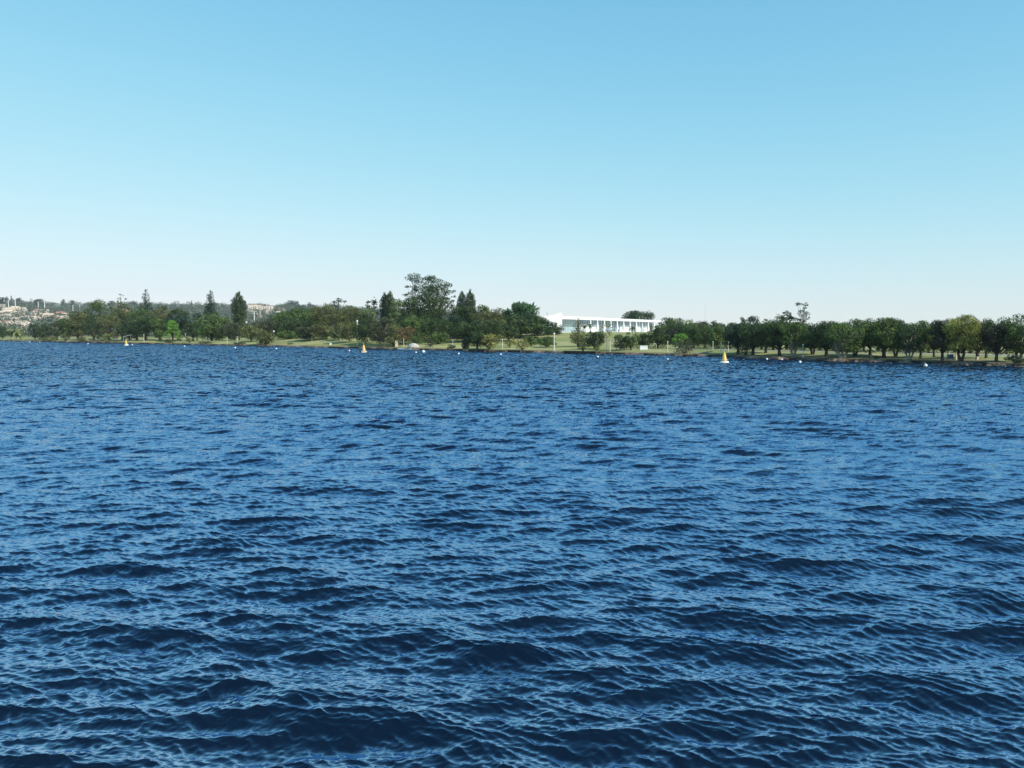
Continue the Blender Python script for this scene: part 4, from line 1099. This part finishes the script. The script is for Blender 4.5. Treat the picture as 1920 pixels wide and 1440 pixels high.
# cream posts / gate
def pillar(px, s, h, w, mat, label, name='gate_pillar', cat='pillar'):
    p, D = on_shore(px, s)
    r = empty(name, p)
    m = MB(); m.box(-w/2, w/2, -w/2, w/2, -.3, h-.12); m.build('shaft', mat, r)
    m = MB(); m.box(-w/2-.06, w/2+.06, -w/2-.06, w/2+.06, h-.118, h); m.build('cap', mat, r)
    tag(r, label, cat)
pillar(743.5, 9, 2.1, .85, CREAM, 'squat cream pillar on the bank left of the white domed shelter')
pillar(740, 10, 1.7, .25, CREAM, 'thin cream pillar beside the squat cream one')
pillar(1794, 6, 1.25, .2, CREAM, 'short cream marker post between the seventeenth and dark trees on the right', 'marker_post', 'post')
pillar(1834, 8, .5, .35, CREAM, 'low cream stump under the eighteenth tree of the right row', 'stone_stump', 'stump')
# white box on the lawn, dark board
p, D = on_shore(1207, 14); r = empty('utility_box', p)
m = MB(); m.box(-1., 1., -.4, .4, .12, 1.05); m.build('cabinet', WHITE, r)
m = MB(); m.box(-1.08, 1.08, -.48, .48, 1.052, 1.15); m.build('lid', WHITE, r)
m = MB(); m.box(-1.1, 1.1, -.5, .5, -.2, .118); m.build('plinth', CONCRETE, r)
tag(r, 'white utility box on the lawn below the palace', 'utility box')
p, D = on_shore(1782.5, 8); r = empty('notice_board', p)
m = MB(); m.box(-.62, .62, -.04, .04, .15, .95); m.build('board', BLUEBOARD, r)
for x in (-.55, .55):
    m = MB(); m.tube([(x, .08, -.2), (x, .08, 1.0)], [.04, .04], 6); m.build('post', WOOD, r)
tag(r, 'blue-grey notice board on the grass beside the yellow-topped tree', 'notice board')
# white signs / globes on the lawn
def disc_sign(px, s, py, r_, label):
    p, D = on_shore(px, s); r = empty('round_sign', p); h = at(px, py, D)[2]-p[2]
    m = MB(); m.tube([(0, 0, -.2), (0, 0, h)], [.05, .05], 6); m.build('post', GREYMETAL, r)
    m = MB(); m.tube([(0, -.08, h), (0, -.13, h)], [r_, r_], 18); m.build('disc', WHITE, r)
    tag(r, label, 'sign', None)
disc_sign(620, 6, 645, .42, 'round white sign on the lawn below the brown-leaved tree')
disc_sign(514, 30, 621, .35, 'small white round sign among the trees right of the reddish brown tree')
disc_sign(463, 70, 604, .4, 'white round sign high beside the teardrop conifer')
# canopy on the left shore
p, D = on_shore(240, 14); r = empty('beach_canopy', p)
m = MB(); m.add([(-1.9, -1, 2.2), (1.9, -1, 3.2), (1.9, 1, 3.2), (-1.9, 1, 2.2), (-1.9, -1, 2.12), (1.9, -1, 3.12), (1.9, 1, 3.12), (-1.9, 1, 2.12)], [(0, 1, 2, 3), (7, 6, 5, 4), (0, 4, 5, 1), (1, 5, 6, 2), (2, 6, 7, 3), (3, 7, 4, 0)]); m.build('roof', WHITE, r)
for x, y, h in ((-1.8, -.9, 2.12), (1.8, -.9, 3.1), (1.8, .9, 3.1), (-1.8, .9, 2.12)):
    m = MB(); m.tube([(x, y, -.2), (x, y, h)], [.06, .06], 6); m.build('post', GREYMETAL, r)
tag(r, 'white slanting canopy on posts behind the leftmost cone buoy', 'canopy')
# driftwood log
p, D = on_shore(1321, 2.5); r = empty('log', p)
m = MB(); m.tube([(-2.2, 0, .02), (-1, .1, .16), (.6, 0, .42), (1.9, -.1, .6)], [.2, .19, .15, .08], 9); m.build('trunk', PALE_BARK, r, smooth=True)
m = MB(); m.tube([(.4, 0, .38), (.8, .5, .75)], [.07, .03], 6); m.build('branch', PALE_BARK, r)
tag(r, 'pale fallen log on the bank left of the right cone buoy', 'log')
def hedge(px0, px1, s, h, label, col=DG, seed=0):  # dark leafy rows added to lay shadow bands across the lawns
    rng_ = np.random.default_rng(900+seed)
    (x0, y0, z0), D0_ = on_shore(px0, s); (x1, y1, z1), D1_ = on_shore(px1, s)
    r = empty('hedge', (x0, y0, z0)); L_ = math.hypot(x1-x0, y1-y0); n = int(L_/.9)
    lb = []
    for q in range(n+1):
        f = q/n; D_ = float(shore_D(ray(px0+(px1-px0)*f, 640)[0])) + s; a_ = ray(px0+(px1-px0)*f, 640)[0]
        hh = h*(.75+.4*rng_.random())
        lb.append((a_*D_-x0, D_-y0+rng_.normal()*.1, gz(a_*D_, D_)-z0+hh*.5, .8, .55, hh*.5))
    V, F = leaves(lb, .3, rng_, cover=1.2, cap=9000)
    o = np_mesh('foliage', V, F, FOL, r); o.color = (*col, 1)
    m = MB()
    for q in range(0, n, 3): m.tube([(lb[q][0], lb[q][1], lb[q][2]-h*.5-.2), (lb[q][0], lb[q][1], lb[q][2])], [.06, .04], 5)
    m.build('stem', BARK, r)
    tag(r, label, 'hedge', 'low hedges added as shadow bands on the lawns')
hedge(1150, 1246, 27, 1.0, 'low dark hedge added as a shadow band on the lawn right below the palace', seed=1)
hedge(1300, 1384, 30, 1.1, 'low dark hedge added as a shadow band behind the right cone buoy', seed=2)
hedge(1500, 1640, 27, 1.0, 'low hedge added as a shadow band between trunks in the left half of right row', seed=3)
hedge(1650, 1905, 27.5, 1.1, 'long low hedge added as a shadow band between trunks near the right photo edge', seed=4)
hedge(960, 1040, 34, .9, 'low hedge added as a shadow band on the lawn below the chapel', seed=5)
hedge(520, 612, 34, 1.0, 'low dark hedge added as a shadow band beneath the very wide umbrella tree', seed=6)
hedge(280, 340, 22, 1.0, 'low dark hedge added as a shadow band below the bright green tree', seed=7)
hedge(784, 846, 32, 1.2, 'low dark hedge added as a shadow band behind the bright lawn beside the domed shelter', seed=8)
# footpath behind the right row, low wall along it
def strip(pxs, s0, s1, lift, mat, name):
    ts = np.array([ray(p_, 640)[0] for p_ in pxs])
    sd = np.interp(ts, SH_T, SH_D)
    rows = [sd + s0 + (s1-s0)*k/4 for k in range(5)]
    D = np.array(rows); X = ts[None]*D; Z = ground_z(X, D) + lift
    V = np.stack([X, D, Z], -1).reshape(-1, 3); nr, nc = D.shape
    i = np.arange(nr-1)[:, None]*nc + np.arange(nc-1)[None]
    F = np.stack([i, i+1, i+nc+1, i+nc], -1).reshape(-1, 4)
    return tag(np_mesh(name, V, F, mat, smooth=True), kind='structure')
strip(np.linspace(1130, 2100, 400), 22, 25.5, .03, CONCRETE, 'footpath')
# shore stones
rng = np.random.default_rng(5)
stone_protos = []
for q in range(4):
    vs = []; fs = []
    nu, nv = 9, 6
    for i in range(nv+1):
        for j in range(nu):
            ph = PI*i/nv - PI/2; th = 2*PI*j/nu
            k = 1 + .18*math.sin(3*th+q) + .14*math.cos(2*ph+q*2) + rng.normal()*.05
            vs.append((.5*k*math.cos(ph)*math.cos(th), .4*k*math.cos(ph)*math.sin(th), .3*k*math.sin(ph)))
    for i in range(nv):
        for j in range(nu): fs.append((i*nu+j, i*nu+(j+1) % nu, (i+1)*nu+(j+1) % nu, (i+1)*nu+j))
    stone_protos.append(np_mesh('shore_stone', vs, fs, simple('stone', (.14, .115, .095), (.06, .05, .042), 3), None, smooth=True))
marks = ['the fallen log', 'the right cone buoy', 'the long dark jetty', 'the pale-trunked slender tree', 'the white box on the lawn', 'the dark tangled shrub'] + [w_.split(',')[0] + ' front tree of the right row' for *_, w_ in row]
mpx = [1325, 1372, 1125, 1142, 1207, 1262] + [r_[0] for r_ in row]
n_ = 0
for mk, mx_ in zip(marks, mpx):
    for size_w, kk in (('larger', (.6, 1.0)), ('smaller', (.28, .45))):
        o = stone_protos[n_] if n_ < 4 else stone_protos[n_ % 4].copy()
        if n_ >= 4: C.objects.link(o)
        px = min(mx_ + rng.uniform(-9, 9) + (6 if size_w == 'larger' else -6), 1918)
        D = float(shore_D(ray(px, 640)[0])) - rng.uniform(-.1, .9)
        a = ray(px, 640)[0]
        o.location = (a*D, D, rng.uniform(0.0, .12))
        k = rng.uniform(*kk); o.scale = (k*1.3, k, k); o.rotation_euler = (0, 0, rng.random()*6)
        tag(o, f'{size_w} of two brown stones at the waterline below {mk}', 'stone', 'stones along the water line')
        n_ += 1

# ---------------------------------------------------------------- haze over the whole scene
m_h = bpy.data.materials.new('haze'); m_h.use_nodes = True
hn = m_h.node_tree; hn.nodes.remove(hn.nodes['Principled BSDF'])
pv = hn.nodes.new('ShaderNodeVolumePrincipled')
pv.inputs['Color'].default_value = (0.80, 0.88, 1.0, 1); pv.inputs['Density'].default_value = 0.00006
hn.links.new(pv.outputs[0], hn.nodes['Material Output'].inputs['Volume'])
m = MB(); m.box(-5200, 5200, -60, 3000, -75, 150)
o = m.build('haze', m_h); tag(o, kind='stuff'); tag(o, 'thin pale haze in the air over the lake and the far hillside', 'haze')
